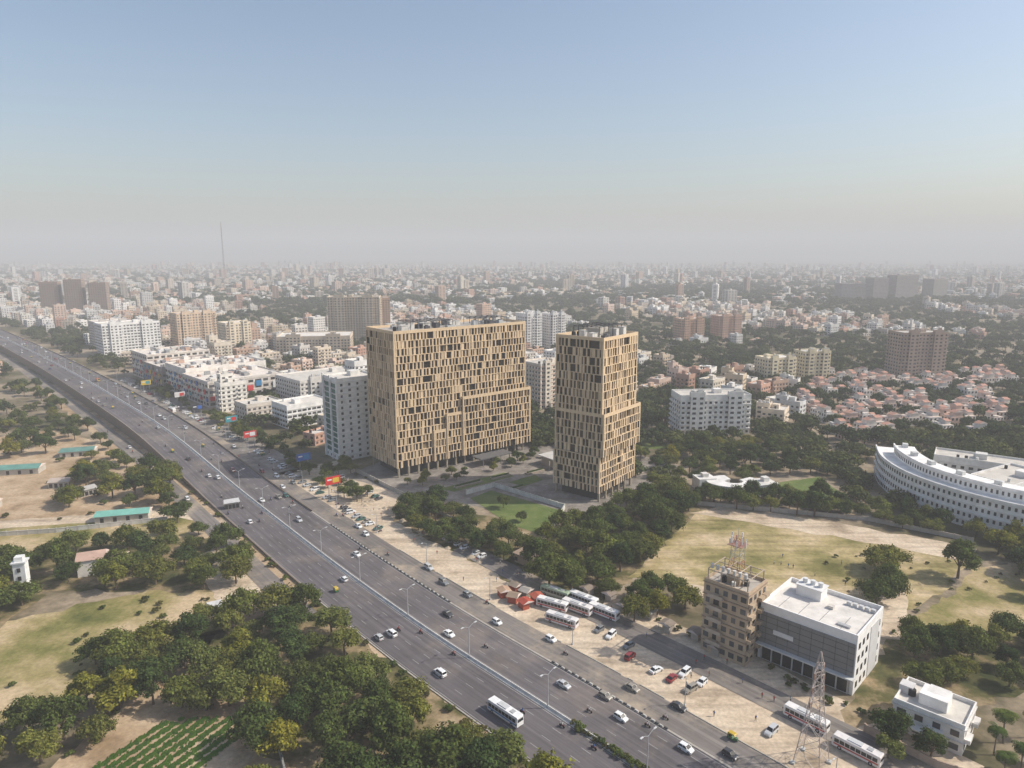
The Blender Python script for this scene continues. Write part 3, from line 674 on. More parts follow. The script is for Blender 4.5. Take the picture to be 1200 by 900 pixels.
sbox(8, -6, H_+.13, 3.4, 1.2, .5, MET, (.4, .4, .4)); sbox(2, 1.5, H_+.13, 1.6, 1.6, .9, WALL, (.6, .55, .5))
for f in range(4):
    for i in range(6): sbox(W_/2+.03, -D_/2+2.2+i*3.2, 1.5+f*3.7, .1, 1.4, 1.7, GLASS, (.03, .03, .035))
sbox(W_/2+.06, 4, .2, .14, 7, H_-1, CLAD, (.6, .59, .58))
put(mb, 'showroom_building'); occ_rect(sx, sy, 28, 23, re)
mb = MB(); building(mb, 103, 151, 15, 12, 7, re, (.80, .77, .73), random.Random(61), fl=3.4, balc=.3); mb.box(103, 151, 7, 6, 5, 2.8, WALL, (.8, .78, .75), re); mb.box(99, 156, 7, 3, 3, 2.0, WALL, (.68, .66, .64), re)
mb.box(98, 146.5, 3.2, 8, 4, .25, WALL, (.7, .68, .64), re); put(mb, 'white_house'); occ_rect(103, 151, 15, 12, re)
wall_run('boundary_wall', [(86, 150), (96, 138), (112, 128)], 2, (.5, .38, .3))

# crescent school: two stepped tiers
mb = MB(); AP = [tuple(p) for p in catmull([(192, 352), (184, 330), (183, 304), (193, 278), (211, 258), (237, 244), (268, 238)], 4.2)]; wc = (.84, .82, .79)
def nrm2(i):
    a = Vector(AP[max(i-1, 0)]); b = Vector(AP[min(i+1, len(AP)-1)]); t = (b-a).normalized(); return Vector((-t.y, t.x))
def arc_tier(o0, o1, z0, z1, i0, i1, nfl):
    for i in range(i0, i1):
        a, b = Vector(AP[i])+nrm2(i)*o0, Vector(AP[i+1])+nrm2(i+1)*o0; d, c = Vector(AP[i])+nrm2(i)*o1, Vector(AP[i+1])+nrm2(i+1)*o1
        mb.hexa([(a.x, a.y, z0), (b.x, b.y, z0), (c.x, c.y, z0), (d.x, d.y, z0), (a.x, a.y, z1), (b.x, b.y, z1), (c.x, c.y, z1), (d.x, d.y, z1)], WALL, wc)
        t = (b-a).normalized(); n = -nrm2(i); L = (b-a).length; ang = math.atan2(t.y, t.x); m = (a+b)/2; fh = (z1-z0)/nfl
        for f in range(nfl):
            z = z0+fh*.28+f*fh
            for k in (.25, .75):
                w = a.lerp(b, k)+n*.06; mb.box(w.x, w.y, z, L*.2, .12, fh*.42, GLASS, (.04, .044, .05), ang)
            mb.box(m.x+n.x*.3, m.y+n.y*.3, z+fh*.56, L*1.02, .4, .12, WALL, (.78, .77, .75), ang)
        mb.box(m.x+n.x*.2, m.y+n.y*.2, z1-.4, L*1.04, .6, 1.3, WALL, (.84, .82, .8), ang)
        if i % 4 == 2 and o0 > 0: q = (a+c)/2; mb.box(q.x, q.y, z1, 3, 2.4, 1.8, WALL, (.6, .6, .58), ang)
n_ = len(AP)-1
arc_tier(0, 17, 0, 14.5, 0, n_, 4); arc_tier(7, 16, 14.4, 18.4, 2, n_, 1)
put(mb, 'curved_school_building')
for i in range(0, len(AP), 2): q = Vector(AP[i])+nrm2(i)*8; occ_add(q.x, q.y, 11)
BB('school_building', 228, 302, 34, 18, 15, .5, (.80, .78, .75), 71, balc=0); BB('school_building', 258, 292, 26, 22, 20, .5, (.76, .74, .70), 72, balc=0)
BB('school_building', 238, 338, 40, 16, 12, -.6, (.74, .72, .69), 73, balc=0)
# low hall with a part-circular roof, sunk among trees
mb = MB(); ox, oy = 108, 322
def ring(r0, r1_, z0, z1, col, a0=0, a1=360, seg=36, mat=WALL, sq=.7):
    for k in range(seg):
        A = math.radians(a0+(a1-a0)*k/seg); Bn = math.radians(a0+(a1-a0)*(k+1)/seg)
        pts = [(ox+r*math.cos(t), oy+r*math.sin(t)*sq) for r, t in ((r0, A), (r1_, A), (r1_, Bn), (r0, Bn))]
        mb.hexa([(x, y, z0) for x, y in pts]+[(x, y, z1) for x, y in pts], mat, col)
ring(5, 12.5, 0, 5.0, (.72, .70, .66), 100, 400); ring(4.4, 13.2, 5.0, 5.5, (.74, .72, .69), 98, 402); ring(.2, 5, 0, 3.0, (.5, .46, .4)); ring(12.52, 12.64, 1.4, 3.4, (.03, .03, .035), 185, 355, 24, GLASS)
for k in range(14):
    t = math.radians(110+k*20); mb.box(ox+13*math.cos(t), oy+9.1*math.sin(t), 0, .5, .5, 5.0, WALL, (.66, .64, .6))
mb.box(ox+14, oy-1, 0, 10, 9, 5.4, WALL, (.76, .74, .70), .3); mb.box(ox+14, oy-1, 5.4, 10.6, 9.6, .3, WALL, (.66, .63, .59), .3); mb.box(ox+15, oy, 5.7, 3, 3, 2, WALL, (.7, .68, .64), .3)
mb.box(ox-13, oy+5, 0, 9, 8, 6.2, WALL, (.72, .70, .66), .2); mb.box(ox-13, oy+5, 6.2, 3, 3, 1.8, WALL, (.66, .63, .59), .2)
put(mb, 'round_hall_building'); occ_add(ox, oy, 12.5); occ_add(ox+15, oy, 6); occ_add(ox-14, oy+5, 6)

# left-hand side small structures
def gable(mb, cx, cy, z, w, d, h, rot, col):
    c, s_ = math.cos(rot), math.sin(rot); P = lambda x, y, zz: (cx+x*c-y*s_, cy+x*s_+y*c, zz)
    a, b, e, f, r0, r1_ = P(-w/2, -d/2, z), P(w/2, -d/2, z), P(w/2, d/2, z), P(-w/2, d/2, z), P(-w/2+.3, 0, z+h), P(w/2-.3, 0, z+h)
    mb.quad(a, b, r1_, r0, WALL, col); mb.quad(e, f, r0, r1_, WALL, col); mb.poly([b, e, r1_], WALL, (.6, .5, .45)); mb.poly([f, a, r0], WALL, (.6, .5, .45)); mb.quad(f, e, b, a, WALL, col)
mb = MB(); mb.box(-153, 236, 0, 9, 7, 6.2, WALL, (.80, .76, .70), .4); mb.box(-146, 240, 0, 6, 6, 4.2, WALL, (.80, .76, .70), .4)
gable(mb, -153, 236, 6.2, 10, 8, 2.0, .4, (.50, .34, .27)); gable(mb, -146, 240, 4.2, 7, 7, 1.5, .4, (.5, .36, .29))
for i in range(3): mb.box(-155.5+i*2.6, 231.6+i*1.1, 1.2, 1.2, .14, 1.4, GLASS, (.04, .04, .04), .4)
put(mb, 'farm_house'); occ_add(-150, 238, 8)
mb = MB(); mb.box(-169, 222, 0, 3.6, 3.6, 10.5, WALL, (.82, .82, .8), .3); mb.box(-169, 222, 10.5, 4.4, 4.4, .5, WALL, (.66, .66, .66), .3); mb.box(-169, 222, 11, 2.6, 2.6, 1.6, WALL, (.74, .74, .72), .3)
for f in range(3): mb.box(-168.5, 220.2, 1.5+f*3, 1, .3, 1.4, GLASS, (.04, .04, .04), .3)
put(mb, 'water_tower'); occ_add(-169, 222, 4)
def shed(cx, cy, w, d, rot, col, h=3.2):
    mb = MB(); mb.box(cx, cy, 0, w-1, d-1, h, WALL, (.5, .46, .4), rot); gable(mb, cx, cy, h, w, d, 1.4, rot, col)
    for k in range(4): mb.box(cx+math.cos(rot)*(-w*.35+k*w*.23)+math.sin(rot)*(d/2-.46), cy+math.sin(rot)*(-w*.35+k*w*.23)-math.cos(rot)*(d/2-.46), .4, 1.4, .12, 2, GLASS, (.04, .04, .04), rot)
    put(mb, 'metal_shed'); occ_add(cx, cy, max(w, d)/2)
shed(-170, 287, 22, 8, .25, (.19, .44, .37)); shed(-262, 352, 24, 10, .2, (.14, .30, .26)); shed(-250, 385, 18, 10, .3, (.13, .26, .23)); shed(-128, 300, 7, 4, .5, (.5, .5, .5)); shed(-96, 206, 5, 4, .5, (.62, .62, .62)); shed(-282, 330, 14, 9, 1.0, (.45, .4, .36)); shed(-225, 330, 10, 7, .2, (.5, .42, .36)); shed(-205, 318, 8, 6, .9, (.42, .40, .38)); shed(-240, 300, 12, 5, .25, (.55, .5, .44))
mb = MB()
for i in range(3): mb.box(-182-i*11, 219-i*3, 0, 8, 6, 3.2+i % 2, WALL, (.6, .5, .42), .4); mb.box(-182-i*11, 219-i*3, 3.2+i % 2, 8.6, 6.6, .25, WALL, (.45, .40, .36), .4)
put(mb, 'farm_outbuildings')
mb = MB(); mb.box(6, 243, 0, 9, 5, 3.6, CLAD, (.34, .24, .16), -.75); mb.box(6, 243, 3.6, 10.5, 6.5, .35, CLAD, (.3, .22, .16), -.75); mb.box(3.2, 245.6, .8, 1.6, 5.06, 1.5, GLASS, (.03, .03, .03), -.75); put(mb, 'gate_house')
def kiosk(x, y, rot, c1, c2):
    mb = MB(); mb.box(0, 0, 0, 3, 2.4, 2.4, WALL, c1); mb.box(0, -1.26, 1.0, 2.4, .1, 1.1, GLASS, (.03, .03, .03))
    for sx_ in (-1.7, 1.7): mb.beam((sx_, -2.4, 0), (sx_, -2.4, 2.4), .1, MET, (.3, .3, .3))
    gable(mb, 0, -.6, 2.4, 4.2, 4.4, .7, 0, c2); put(mb, 'roadside_kiosk', loc=(x, y, 0), rot=rot)
kr = ((.42, .08, .05), (.30, .22, .16), (.45, .3, .2), (.4, .1, .06), (.38, .34, .3), (.3, .24, .18))
for i in range(6):
    x, y, a = RP(52+(i % 3)*5.5, 31.5+(i//3)*5.5); kiosk(x, y, a+rnd.uniform(-.5, .5), rnd.choice(((.4, .1, .06), (.5, .45, .4), (.3, .25, .2))), kr[i])
for i in range(7):
    x, y, a = RP(-5+i*8, 54+(i % 2)*2.5); kiosk(x, y, a+1.57, (.4, .35, .3), rnd.choice(((.4, .38, .35), (.25, .2, .16))))

# lattice transmission tower
mb = MB(); pc = (.42, .36, .33); lv = [(3.0, 0), (2.5, 4.2), (2.05, 8), (1.65, 11.5), (1.3, 14.6), (1.05, 17.4), (.9, 20), (.75, 22.5), (.6, 25), (.1, 28)]
for (w0, z0), (w1, z1) in zip(lv, lv[1:]):
    for i in range(4):
        a, b = cs[i], cs[(i+1) % 4]; P = lambda q, w, z: (q[0]*w, q[1]*w, z)
        mb.beam(P(a, w0, z0), P(a, w1, z1), .2, MET, pc); mb.beam(P(a, w0, z0), P(b, w1, z1), .11, MET, pc); mb.beam(P(b, w0, z0), P(a, w1, z1), .11, MET, pc); mb.beam(P(a, w1, z1), P(b, w1, z1), .12, MET, pc)
for z, l in ((17.4, 4.2), (20.6, 3.6), (23.8, 3.0)):
    for s_ in (-1, 1):
        for y in (-.8, .8): mb.beam((0, y, z), (s_*l, 0, z+.2), .13, MET, pc)
        mb.beam((0, 0, z+1.5), (s_*l, 0, z+.2), .13, MET, pc); mb.cyl((s_*l, 0, z+.2), (s_*l, 0, z-1.1), .12, .16, MET, (.3, .15, .1), 6)
for a in cs: mb.box(a[0]*3, a[1]*3, 0, 1, 1, .5, WALL, (.5, .5, .48))
put(mb, 'transmission_tower', loc=(68.5, 139.5, 0), rot=.8)
mb = MB()
for i in range(20):
    z0, z1 = i*11, i*11+11; w0, w1 = 2.6*(1-i/24), 2.6*(1-(i+1)/24)
    for a, b in zip(cs, cs[1:]+cs[:1]): mb.beam((a[0]*w0, a[1]*w0, z0), (a[0]*w1, a[1]*w1, z1), .7, MET, (.3, .24, .23)); mb.beam((a[0]*w0, a[1]*w0, z0), (b[0]*w1, b[1]*w1, z1), .4, MET, (.3, .24, .23))
put(mb, 'radio_mast', loc=(-1026, 2500, 0))

# ---------------------------------------------------------------- row houses
def rowhouse(seed):
    mb = MB(); rg = random.Random(seed); c = rg.choice(((.80, .62, .53), (.82, .76, .69), (.72, .51, .41), (.82, .71, .61)))
    mb.box(0, 0, 0, 9, 9, 6.4, WALL, c); mb.box(0, 0, 6.41, 8.4, 8.4, .1, WALL, (.66, .55, .47)); mb.box(2, 1, 6.5, 4.4, 6, 2.6, WALL, tuple(x*.96 for x in c)); gable(mb, 2, 1, 9.1, 5.2, 6.8, 1.2, 0, (.50, .27, .20))
    if seed % 2: gable(mb, -2.6, -3, 6.6, 3.4, 3.0, 1.0, 1.57, (.52, .30, .22))
    mb.box(-3.0, 2, 6.5, 2.4, 3.4, 1, WALL, c); mb.cyl((-1.5, 3.5, 6.5), (-1.5, 3.5, 8.1), .6, .6, DARK, (.04, .04, .04), 8)
    for f in range(2):
        for i in range(3):
            for sy_ in (-1, 1): mb.box(-3+i*3, sy_*4.52, 1.1+f*3.2, 1.3, .12, 1.4, GLASS, (.04, .04, .045)); mb.box(sy_*4.52, -3+i*3, 1.1+f*3.2, .12, 1.3, 1.4, GLASS, (.04, .04, .045))
    mb.box(0, -5, 3.0, 5, 1.2, 1, WALL, (.78, .73, .68)); return mb.mesh('row_house')
RH = [rowhouse(i) for i in range(6)]
poly = [(196, 418), (290, 415), (350, 470), (455, 560), (470, 650), (400, 680), (285, 640), (215, 520)]
rowt = []
for i in range(-3, 28):
    for j in range(0, 26):
        x = 180+i*13.5+j*2.2+rnd.uniform(-2, 2); y = 410+j*14.5-i*2.2+rnd.uniform(-2.5, 2.5)
        if inside(x, y, poly) and occ_free(x, y, 6.0):
            if mnoise.noise((x*.022, y*.022, 3)) > -.08 and rnd.random() < .84:
                add('row_house', rnd.choice(RH), (x, y, 0), .17+rnd.choice((0, 1.571, 3.14, 4.71)), (rnd.uniform(.85, 1.1), rnd.uniform(.85, 1.1), rnd.uniform(.8, 1.15))); occ_add(x, y, 5.3)
            else:
                for _ in range(2): rowt.append((x+rnd.uniform(-4, 4), y+rnd.uniform(-4, 4), rnd.uniform(.5, .8)))
            if rnd.random() < .55: rowt.append((x+6.8, y+rnd.uniform(-4, 4), rnd.uniform(.35, .6)))

# ---------------------------------------------------------------- city fabric
mid = MB(); ga = RR
c_, s_ = math.cos(ga), math.sin(ga)
def dens(x, y):
    n = mnoise.noise((x*.0035, y*.0035, 1.3))*.9+mnoise.noise((x*.013, y*.013, 5))*.4
    right = 1/(1+math.exp(-(x-60)/80))
    near_right = 1/(1+math.exp((y-2300)/500))
    return n+.28-.36*right*near_right-(.08 if y > 900 else 0)
rb = random.Random(5)
cell = 25
for i in range(-80, 120):
    for j in range(-60, 120):
        gx = i*cell+rb.uniform(-5, 5); gy = j*cell+rb.uniform(-5, 5); x = gx*c_-gy*s_; y = gx*s_+gy*c_
        if y < 400 or y > 1450 or abs(x) > .82*y+60: continue
        if y < 455 and x > 60: continue
        v, uu = road_v(x, y)
        if -48 < v < 55 or (v < -40 and y < 640): continue
        if inside(x, y, poly): continue
        if dens(x, y) < 0 or not occ_free(x, y, 11): continue
        k = rb.random(); h = rb.choice((6.5, 7, 10, 10, 13)) if k < .78 else rb.uniform(14, 21) if k < .965 else rb.uniform(25, 36)
        if x > 60: h = min(h, 18)*.85
        w = rb.uniform(10, 20); d = rb.uniform(9, 16); col = rb.choice(PAL); g0 = rb.uniform(.8, 1.03); col = tuple(q*g0 for q in col); rot = ga+rb.choice((0, 0, 0, .25, -.3))
        tgt = MB() if y < 760 else mid
        building(tgt, x, y, w, d, h, rot, col, rb, 2 if y < 760 else 1, balc=.3)
        if rb.random() < .45: q = rb.uniform(-.3, .3)*w; building(tgt, x+q*math.cos(rot)-d*.5*math.sin(rot), y+q*math.sin(rot)+d*.5*math.cos(rot), w*.5, d*.6, h*rb.choice((.6, .8, 1.25)), rot, tuple(z_*.95 for z_ in col), rb, 1)
        if y < 760: put(tgt, 'apartment_building' if h > 15 else 'town_house')
        occ_add(x, y, max(w, d)*.55)
put(mid, 'city_buildings')
far = MB(); cell = 34
for i in range(-180, 250):
    for j in range(-180, 250):
        gx = i*cell+rb.uniform(-12, 12); gy = j*cell+rb.uniform(-12, 12); x = gx*c_-gy*s_; y = gx*s_+gy*c_
        if y < 1440 or y > 6000 or abs(x) > .80*y+60: continue
        v, uu = road_v(x, y)
        if -45 < v < 45 or dens(x, y) < .0: continue
        if y > 3000 and rb.random() < .5: continue
        k = rb.random(); h = rb.uniform(6, 12) if k < .78 else rb.uniform(12, 22) if k < .98 else rb.uniform(28, 48)
        w = rb.uniform(12, 26); d = rb.uniform(10, 20); col = rb.choice(PAL); g0 = rb.uniform(.65, 1.0); col = tuple(q*g0 for q in col)
        building(far, x, y, w, d, h, ga+rb.uniform(-.5, .5), col, rb, 0)
        if rb.random() < .5: far.box(x, y, h, 5, 5, 3, WALL, col, ga)
        if y < 2600: occ_add(x, y, 9)
put(far, 'distant_city_buildings')

# ---------------------------------------------------------------- near trees (individually)
forest(strip_poly(-45, 112, -54, -22), 54, 7.2, (.8, 1.3), yel=.30)
forest([(-160, 222), (-96, 222), (-100, 246), (-118, 262), (-160, 262), (-190, 240), (-198, 222), (-165, 195)], 38, 8.2, (.75, 1.25))
forest([(-112, 156), (-70, 160), (-74, 180), (-88, 192), (-112, 186)], 14, 7.6, (.8, 1.25))
forest([(-134, 150), (-100, 150), (-96, 140), (-134, 132)], 12, 7.4, (.8, 1.2))
forest([(-56, 122), (-44, 145), (-52, 172), (-60, 170), (-60, 140)], 8, 7, (.75, 1.1), yel=.4)
forest([(-150, 300), (-205, 300), (-228, 350), (-178, 352)], 16, 8.5, (1.0, 1.4))
forest([(-290, 375), (-255, 385), (-300, 470), (-345, 460)], 18, 9, (.7, 1.2))
forest([(-270, 230), (-205, 215), (-200, 250), (-260, 262)], 16, 8.5, (.8, 1.2))
forest([(-52, 284), (-1, 240), (8, 256), (-16, 282), (-44, 312)], 26, 6.6, (.65, 1.05))
forest([(6, 230), (30, 214), (46, 240), (84, 296), (78, 334), (56, 302), (16, 268)], 46, 7.4, (.8, 1.3))
forest([(38, 200), (52, 200), (60, 212), (58, 222), (42, 220)], 9, 6.5, (.8, 1.1))
forest([(86, 300), (100, 298), (152, 284), (200, 252), (206, 262), (165, 292), (160, 300), (130, 310), (88, 314)], 40, 6.2, (.65, 1.05))
forest([(176, 214), (230, 220), (215, 250), (188, 252)], 18, 7.8, (.9, 1.3))
forest([(86, 156), (96, 162), (106, 166), (140, 166), (186, 176), (180, 192), (118, 190), (112, 176), (100, 166), (90, 150)], 32, 6.8, (.7, 1.1))
forest([off(C, -6, -5), off(C, 88, -8), off(C, 84, -22), off(C, 0, -20)], 20, 6.0, (.4, .62))
forest([(58, 340), (90, 352), (84, 385), (56, 398), (48, 386)], 12, 6, (.5, .85))
forest([(-100, 350), (-84, 338), (-78, 352), (-92, 366)], 5, 6, (.6, .9))
for x, y, s_ in ((98, 309, .62), (104, 308, .55), (112, 309, .65), (119, 311, .6), (92, 313, .7), (126, 315, .7), (138, 238, 1.35), (134, 233, 1.1), (121, 212, 1.2), (127, 216, 1.15), (130, 222, .9), (160, 231, 1.25), (96, 140, .8), (90, 146, .9), (87, 141, .8), (-118, 178, .8), (-97, 200, .9), (-78, 158, 1.0), (-4, 300, .6), (4, 284, .5), (118, 338, .9), (92, 332, .8)): plant(x, y, None, s_); occ_add(x, y, 4)
for x, y in ((112, 142), (117, 146), (121, 140), (114, 136), (125, 148), (109, 134), (119, 133), (128, 141)): plant(x, y, [PALM], rnd.uniform(.75, 1))
forest(strip_poly(175, 560, 34, 46), 85, 6.5, (.5, .95))
forest(strip_poly(130, 620, -48, -30), 46, 8.5, (.55, 1.05))
forest([(84, 335), (160, 345), (165, 400), (100, 402), (84, 370)], 38, 8, (.8, 1.2))
for k in range(34):
    u = -42+k*1.35; x, y, a = RP(u, rnd.uniform(-.5, .5)); plant(x, y, T_BUSH, rnd.uniform(.5, .75))
for k in range(90):
    u = rnd.uniform(-50, 240); v = rnd.choice((rnd.uniform(-19.5, -17.8), rnd.uniform(54, 58))); x, y, _ = RP(u, v)
    plant(x, y, T_BUSH, rnd.uniform(.4, .9))
for k in range(70):
    x = rnd.uniform(-135, -60); y = rnd.uniform(135, 215)
    if road_v(x, y)[0] < -40 and not (-98 < x < -60 and y < 157): plant(x, y, T_BUSH, rnd.uniform(.3, .85))
for k in range(50):
    x = rnd.uniform(115, 215); y = rnd.uniform(190, 250); plant(x, y, T_BUSH, rnd.uniform(.25, .6))
for k in range(60):
    x = rnd.uniform(-300, -150); y = rnd.uniform(285, 400)
    if road_v(x, y)[0] < -34 and occ_free(x, y, 2): plant(x, y, T_BUSH, rnd.uniform(.5, 1.3))

# ---------------------------------------------------------------- distant tree masses (face-instanced)
def instancer(name, me, places):
    V = []; F = []
    for (x, y, s_) in places:
        a = rnd.uniform(0, 6.28); i = len(V)
        for k in range(4): t = a+k*math.pi/2; V.append((x+.7071*s_*math.cos(t), y+.7071*s_*math.sin(t), 0))
        F.append((i, i+1, i+2, i+3))
    pm = bpy.data.meshes.new(name); pm.from_pydata(V, [], F); o = add(name, pm)
    add('crown', me, parent=o); o.instance_type = 'FACES'; o.use_instance_faces_scale = True; o.instance_faces_scale = 1.0
    o.show_instancer_for_render = False; o.show_instancer_for_viewport = False
pl = [[], [], []]
rt = random.Random(11)
for _ in range(90000):
    y = 400+(rt.random()**1.35)*4200; x = rt.uniform(-.82, .82)*y
    v, uu = road_v(x, y)
    if -34 < v < 34: continue
    if v < 0 and y < 640 and rt.random() < .75: continue
    dn = dens(x, y)
    if dn > .2 and rt.random() < .5: continue
    if inside(x, y, poly): continue
    s_ = rt.uniform(.5, 1.1)*(1 if y < 1500 else 1.4)
    if y < 1700 and not occ_free(x, y, 3.2): continue
    if y < 1700: occ_add(x, y, 2.6)
    pl[rt.randrange(3)].append((x, y, s_))
    if sum(map(len, pl)) > 18000: break
for k in range(3): instancer('distant_trees', T_FAR[k], pl[k])
extra = []
for _ in range(700):
    x = rt.uniform(60, 420); y = rt.uniform(300, 470)
    if x > .8*y+10 or inside(x, y, poly) or not occ_free(x, y, 3.4): continue
    if road_v(x, y)[0] < 60 or (60 < x < 100 and 390 < y < 432) or (126 < x < 160 and 300 < y < 345): continue
    occ_add(x, y, 2.6); extra.append((x, y, rt.uniform(.6, 1.05)))
instancer('distant_trees', T_FAR[1], extra); instancer('garden_trees', T_FAR[2], rowt)

# ---------------------------------------------------------------- people (skinned figures)
def figure(name, pose, shirt, pants):
    J = {'pel': (0, 0, .95), 'ch': (0, 0, 1.3), 'nk': (0, 0, 1.5), 'hd': (0, 0, 1.62), 'ht': (0, 0, 1.74)}
    if pose == 'stand':
        for s_, n in ((1, 'l'), (-1, 'r')):
            J['hip'+n] = (0, .1*s_, .9); J['kn'+n] = (.05*s_, .12*s_, .48); J['an'+n] = (.09*s_-.03, .12*s_, .07); J['to'+n] = (.09*s_+.12, .13*s_, .04)
            J['sh'+n] = (0, .2*s_, 1.42); J['el'+n] = (-.04*s_, .27*s_, 1.14); J['wr'+n] = (.08-.05*s_, .27*s_, .9)
    else:
        J.update({'pel': (-.15, 0, .82), 'ch': (-.05, 0, 1.15), 'nk': (0, 0, 1.34), 'hd': (.03, 0, 1.46), 'ht': (.04, 0, 1.59)})
        for s_, n in ((1, 'l'), (-1, 'r')):
            J['hip'+n] = (-.12, .1*s_, .8); J['kn'+n] = (.26, .2*s_, .72); J['an'+n] = (.1, .2*s_, .32); J['to'+n] = (.28, .21*s_, .28)
            J['sh'+n] = (-.02, .2*s_, 1.26); J['el'+n] = (.18, .28*s_, 1.06); J['wr'+n] = (.42, .27*s_, 1.06)
    R_ = {'pel': .14, 'ch': .16, 'nk': .06, 'hd': .10, 'ht': .085, 'hip': .09, 'kn': .06, 'an': .045, 'to': .04, 'sh': .07, 'el': .045, 'wr': .032}
    keys = list(J); idx = {k: i for i, k in enumerate(keys)}
    E = [('pel', 'ch'), ('ch', 'nk'), ('nk', 'hd'), ('hd', 'ht')]
    for n in 'lr': E += [('pel', 'hip'+n), ('hip'+n, 'kn'+n), ('kn'+n, 'an'+n), ('an'+n, 'to'+n), ('ch', 'sh'+n), ('sh'+n, 'el'+n), ('el'+n, 'wr'+n)]
    me = bpy.data.meshes.new(name+'_sk'); me.from_pydata([J[k] for k in keys], [(idx[a], idx[b]) for a, b in E], [])
    o = bpy.data.objects.new('tmp', me); COL.objects.link(o); o.modifiers.new('s', 'SKIN')
    for k in keys:
        r = R_.get(k, R_.get(k[:-1], .05)); me.skin_vertices[0].data[idx[k]].radius = (r, r); me.skin_vertices[0].data[idx[k]].use_root = (k == 'pel')
    ss = o.modifiers.new('u', 'SUBSURF'); ss.levels = 1; ss.render_levels = 1
    ev = o.evaluated_get(bpy.context.evaluated_depsgraph_get()).to_mesh()
    mb = MB(); hz = J['nk'][2]; pz = J['pel'][2]
    for p in ev.polygons:
        c = p.center
        if c.z > hz: col = (.02, .015, .012) if (c.z > J['hd'][2]+.03 or c.x < J['hd'][0]-.02) else (.28, .16, .10)
        elif c.z > pz-.02: col = (.28, .16, .10) if (abs(c.y) > .25 and c.z < J['ell'][2]-.03) else shirt
        else: col = pants if c.z > J['anl'][2]+.04 else (.03, .02, .02)
        mb.poly([tuple(ev.vertices[i].co) for i in p.vertices], WALL, col)
    bpy.data.objects.remove(o); return mb
person_me = [figure('p', 'stand', c, q).mesh('person', True) for c, q in (((.5, .5, .48), (.05, .05, .08)), ((.4, .06, .05), (.1, .1, .1)), ((.06, .12, .3), (.2, .17, .12)))]

# ---------------------------------------------------------------- vehicles
def wheel(mb, x, y, r, w): mb.cyl((x, y-w/2, r), (x, y+w/2, r), r, r, DARK, (.02, .02, .02), 14); mb.cyl((x, y-w/2-.01, r), (x, y+w/2+.01, r), r*.55, r*.55, MET, (.4, .4, .4), 10)
def frust(mb, x0, x1, hw0, z0, X0, X1, hw1, z1, mat, col):
    mb.hexa([(x0, -hw0, z0), (x1, -hw0, z0), (x1, hw0, z0), (x0, hw0, z0), (X0, -hw1, z1), (X1, -hw1, z1), (X1, hw1, z1), (X0, hw1, z1)], mat, col)
def car(kind):
    mb = MB()
    if kind == 'sedan': L, h, cab = 2.15, 1.0, (-1.65, 1.0, -1.0, .35, 1.45)
    elif kind == 'hatch': L, h, cab = 1.85, 1.02, (-1.75, .95, -1.5, .3, 1.5)
    else: L, h, cab = 2.25, 1.12, (-2.1, 1.05, -1.9, .5, 1.75)
    k = L/2.15
    mb.loft([(-L, .38, .8*h, .72), (-L+.12, .25, .95*h, .82), (-1.3*k, .2, h, .86), (0, .2, h, .87), (1.1*k, .2, .98*h, .86), (L-.25, .24, .82*h, .82), (L-.04, .33, .68*h, .74)], PAINT, (.5, .5, .5))
    x0, x1, X0, X1, z = cab
    frust(mb, x0, x1, .80, h-.02, X0, X1, .64, z, GLASS, (.02, .022, .025)); frust(mb, X0-.02, X1+.02, .665, z-.03, X0+.06, X1-.06, .6, z+.05, PAINT, (.5, .5, .5))
    for s_ in (-1, 1):
        for (a, b) in ((x0, X0), ((x0+x1)/2, (X0+X1)/2), (x1, X1)): mb.beam((a, s_*.8, h-.02), (b, s_*.655, z), .09, PAINT, (.5, .5, .5))
        mb.box(L-.08, s_*.58, .52*h, .16, .3, .16, GLASS, (.7, .7, .68)); mb.box(-L+.04, s_*.6, .62*h, .12, .25, .2, GLASS, (.35, .02, .02)); mb.box(x1-.15, s_*.95, h, .14, .2, .13, PAINT, (.5, .5, .5))
        for x in (-1.3*k, 1.32*k): wheel(mb, x, s_*.8, .31, .2)
    return mb.mesh(kind)
CARS = {'sedan_car': car('sedan'), 'hatchback_car': car('hatch'), 'suv_car': car('suv')}
def bus(stripe, lc):
    mb = MB(); L = 5.4
    mb.loft([(-L, .5, 2.9, 1.15), (-L+.15, .38, 3.1, 1.24), (0, .38, 3.12, 1.25), (L-.3, .38, 3.1, 1.24), (L, .5, 2.7, 1.12)], MET, lc)
    for s_ in (-1, 1):
        for i in range(8): mb.box(-L+1.1+i*1.22, s_*1.245, 1.55, 1.08, .06, .95, GLASS, (.02, .022, .025))
        mb.box(-.1, s_*1.26, .95, 2*L-.8, .04, .38, MET, stripe)
        for x in (-3.4, 3.5): wheel(mb, x, s_*1.08, .5, .34)
        mb.box(L+.08, s_*1.25, 1.8, .1, .25, .4, DARK, (.03, .03, .03))
    mb.box(L-.06, 0, 1.4, .1, 2.1, 1.2, GLASS, (.02, .022, .025)); mb.box(-L-.0, 0, 1.7, .06, 1.9, .8, GLASS, (.02, .022, .025)); mb.box(.5, 0, 3.05, 3.2, 1.5, .28, MET, (.55, .55, .55)); mb.box(-2.8, 0, 3.05, 1.2, 1.2, .2, MET, (.4, .4, .4))
    return mb.mesh('bus')
BUS = [bus((.5, .03, .03), (.78, .76, .74)), bus((.12, .25, .5), (.78, .77, .76)), bus((.45, .08, .06), (.74, .70, .68)), bus((.5, .5, .45), (.34, .42, .30))]
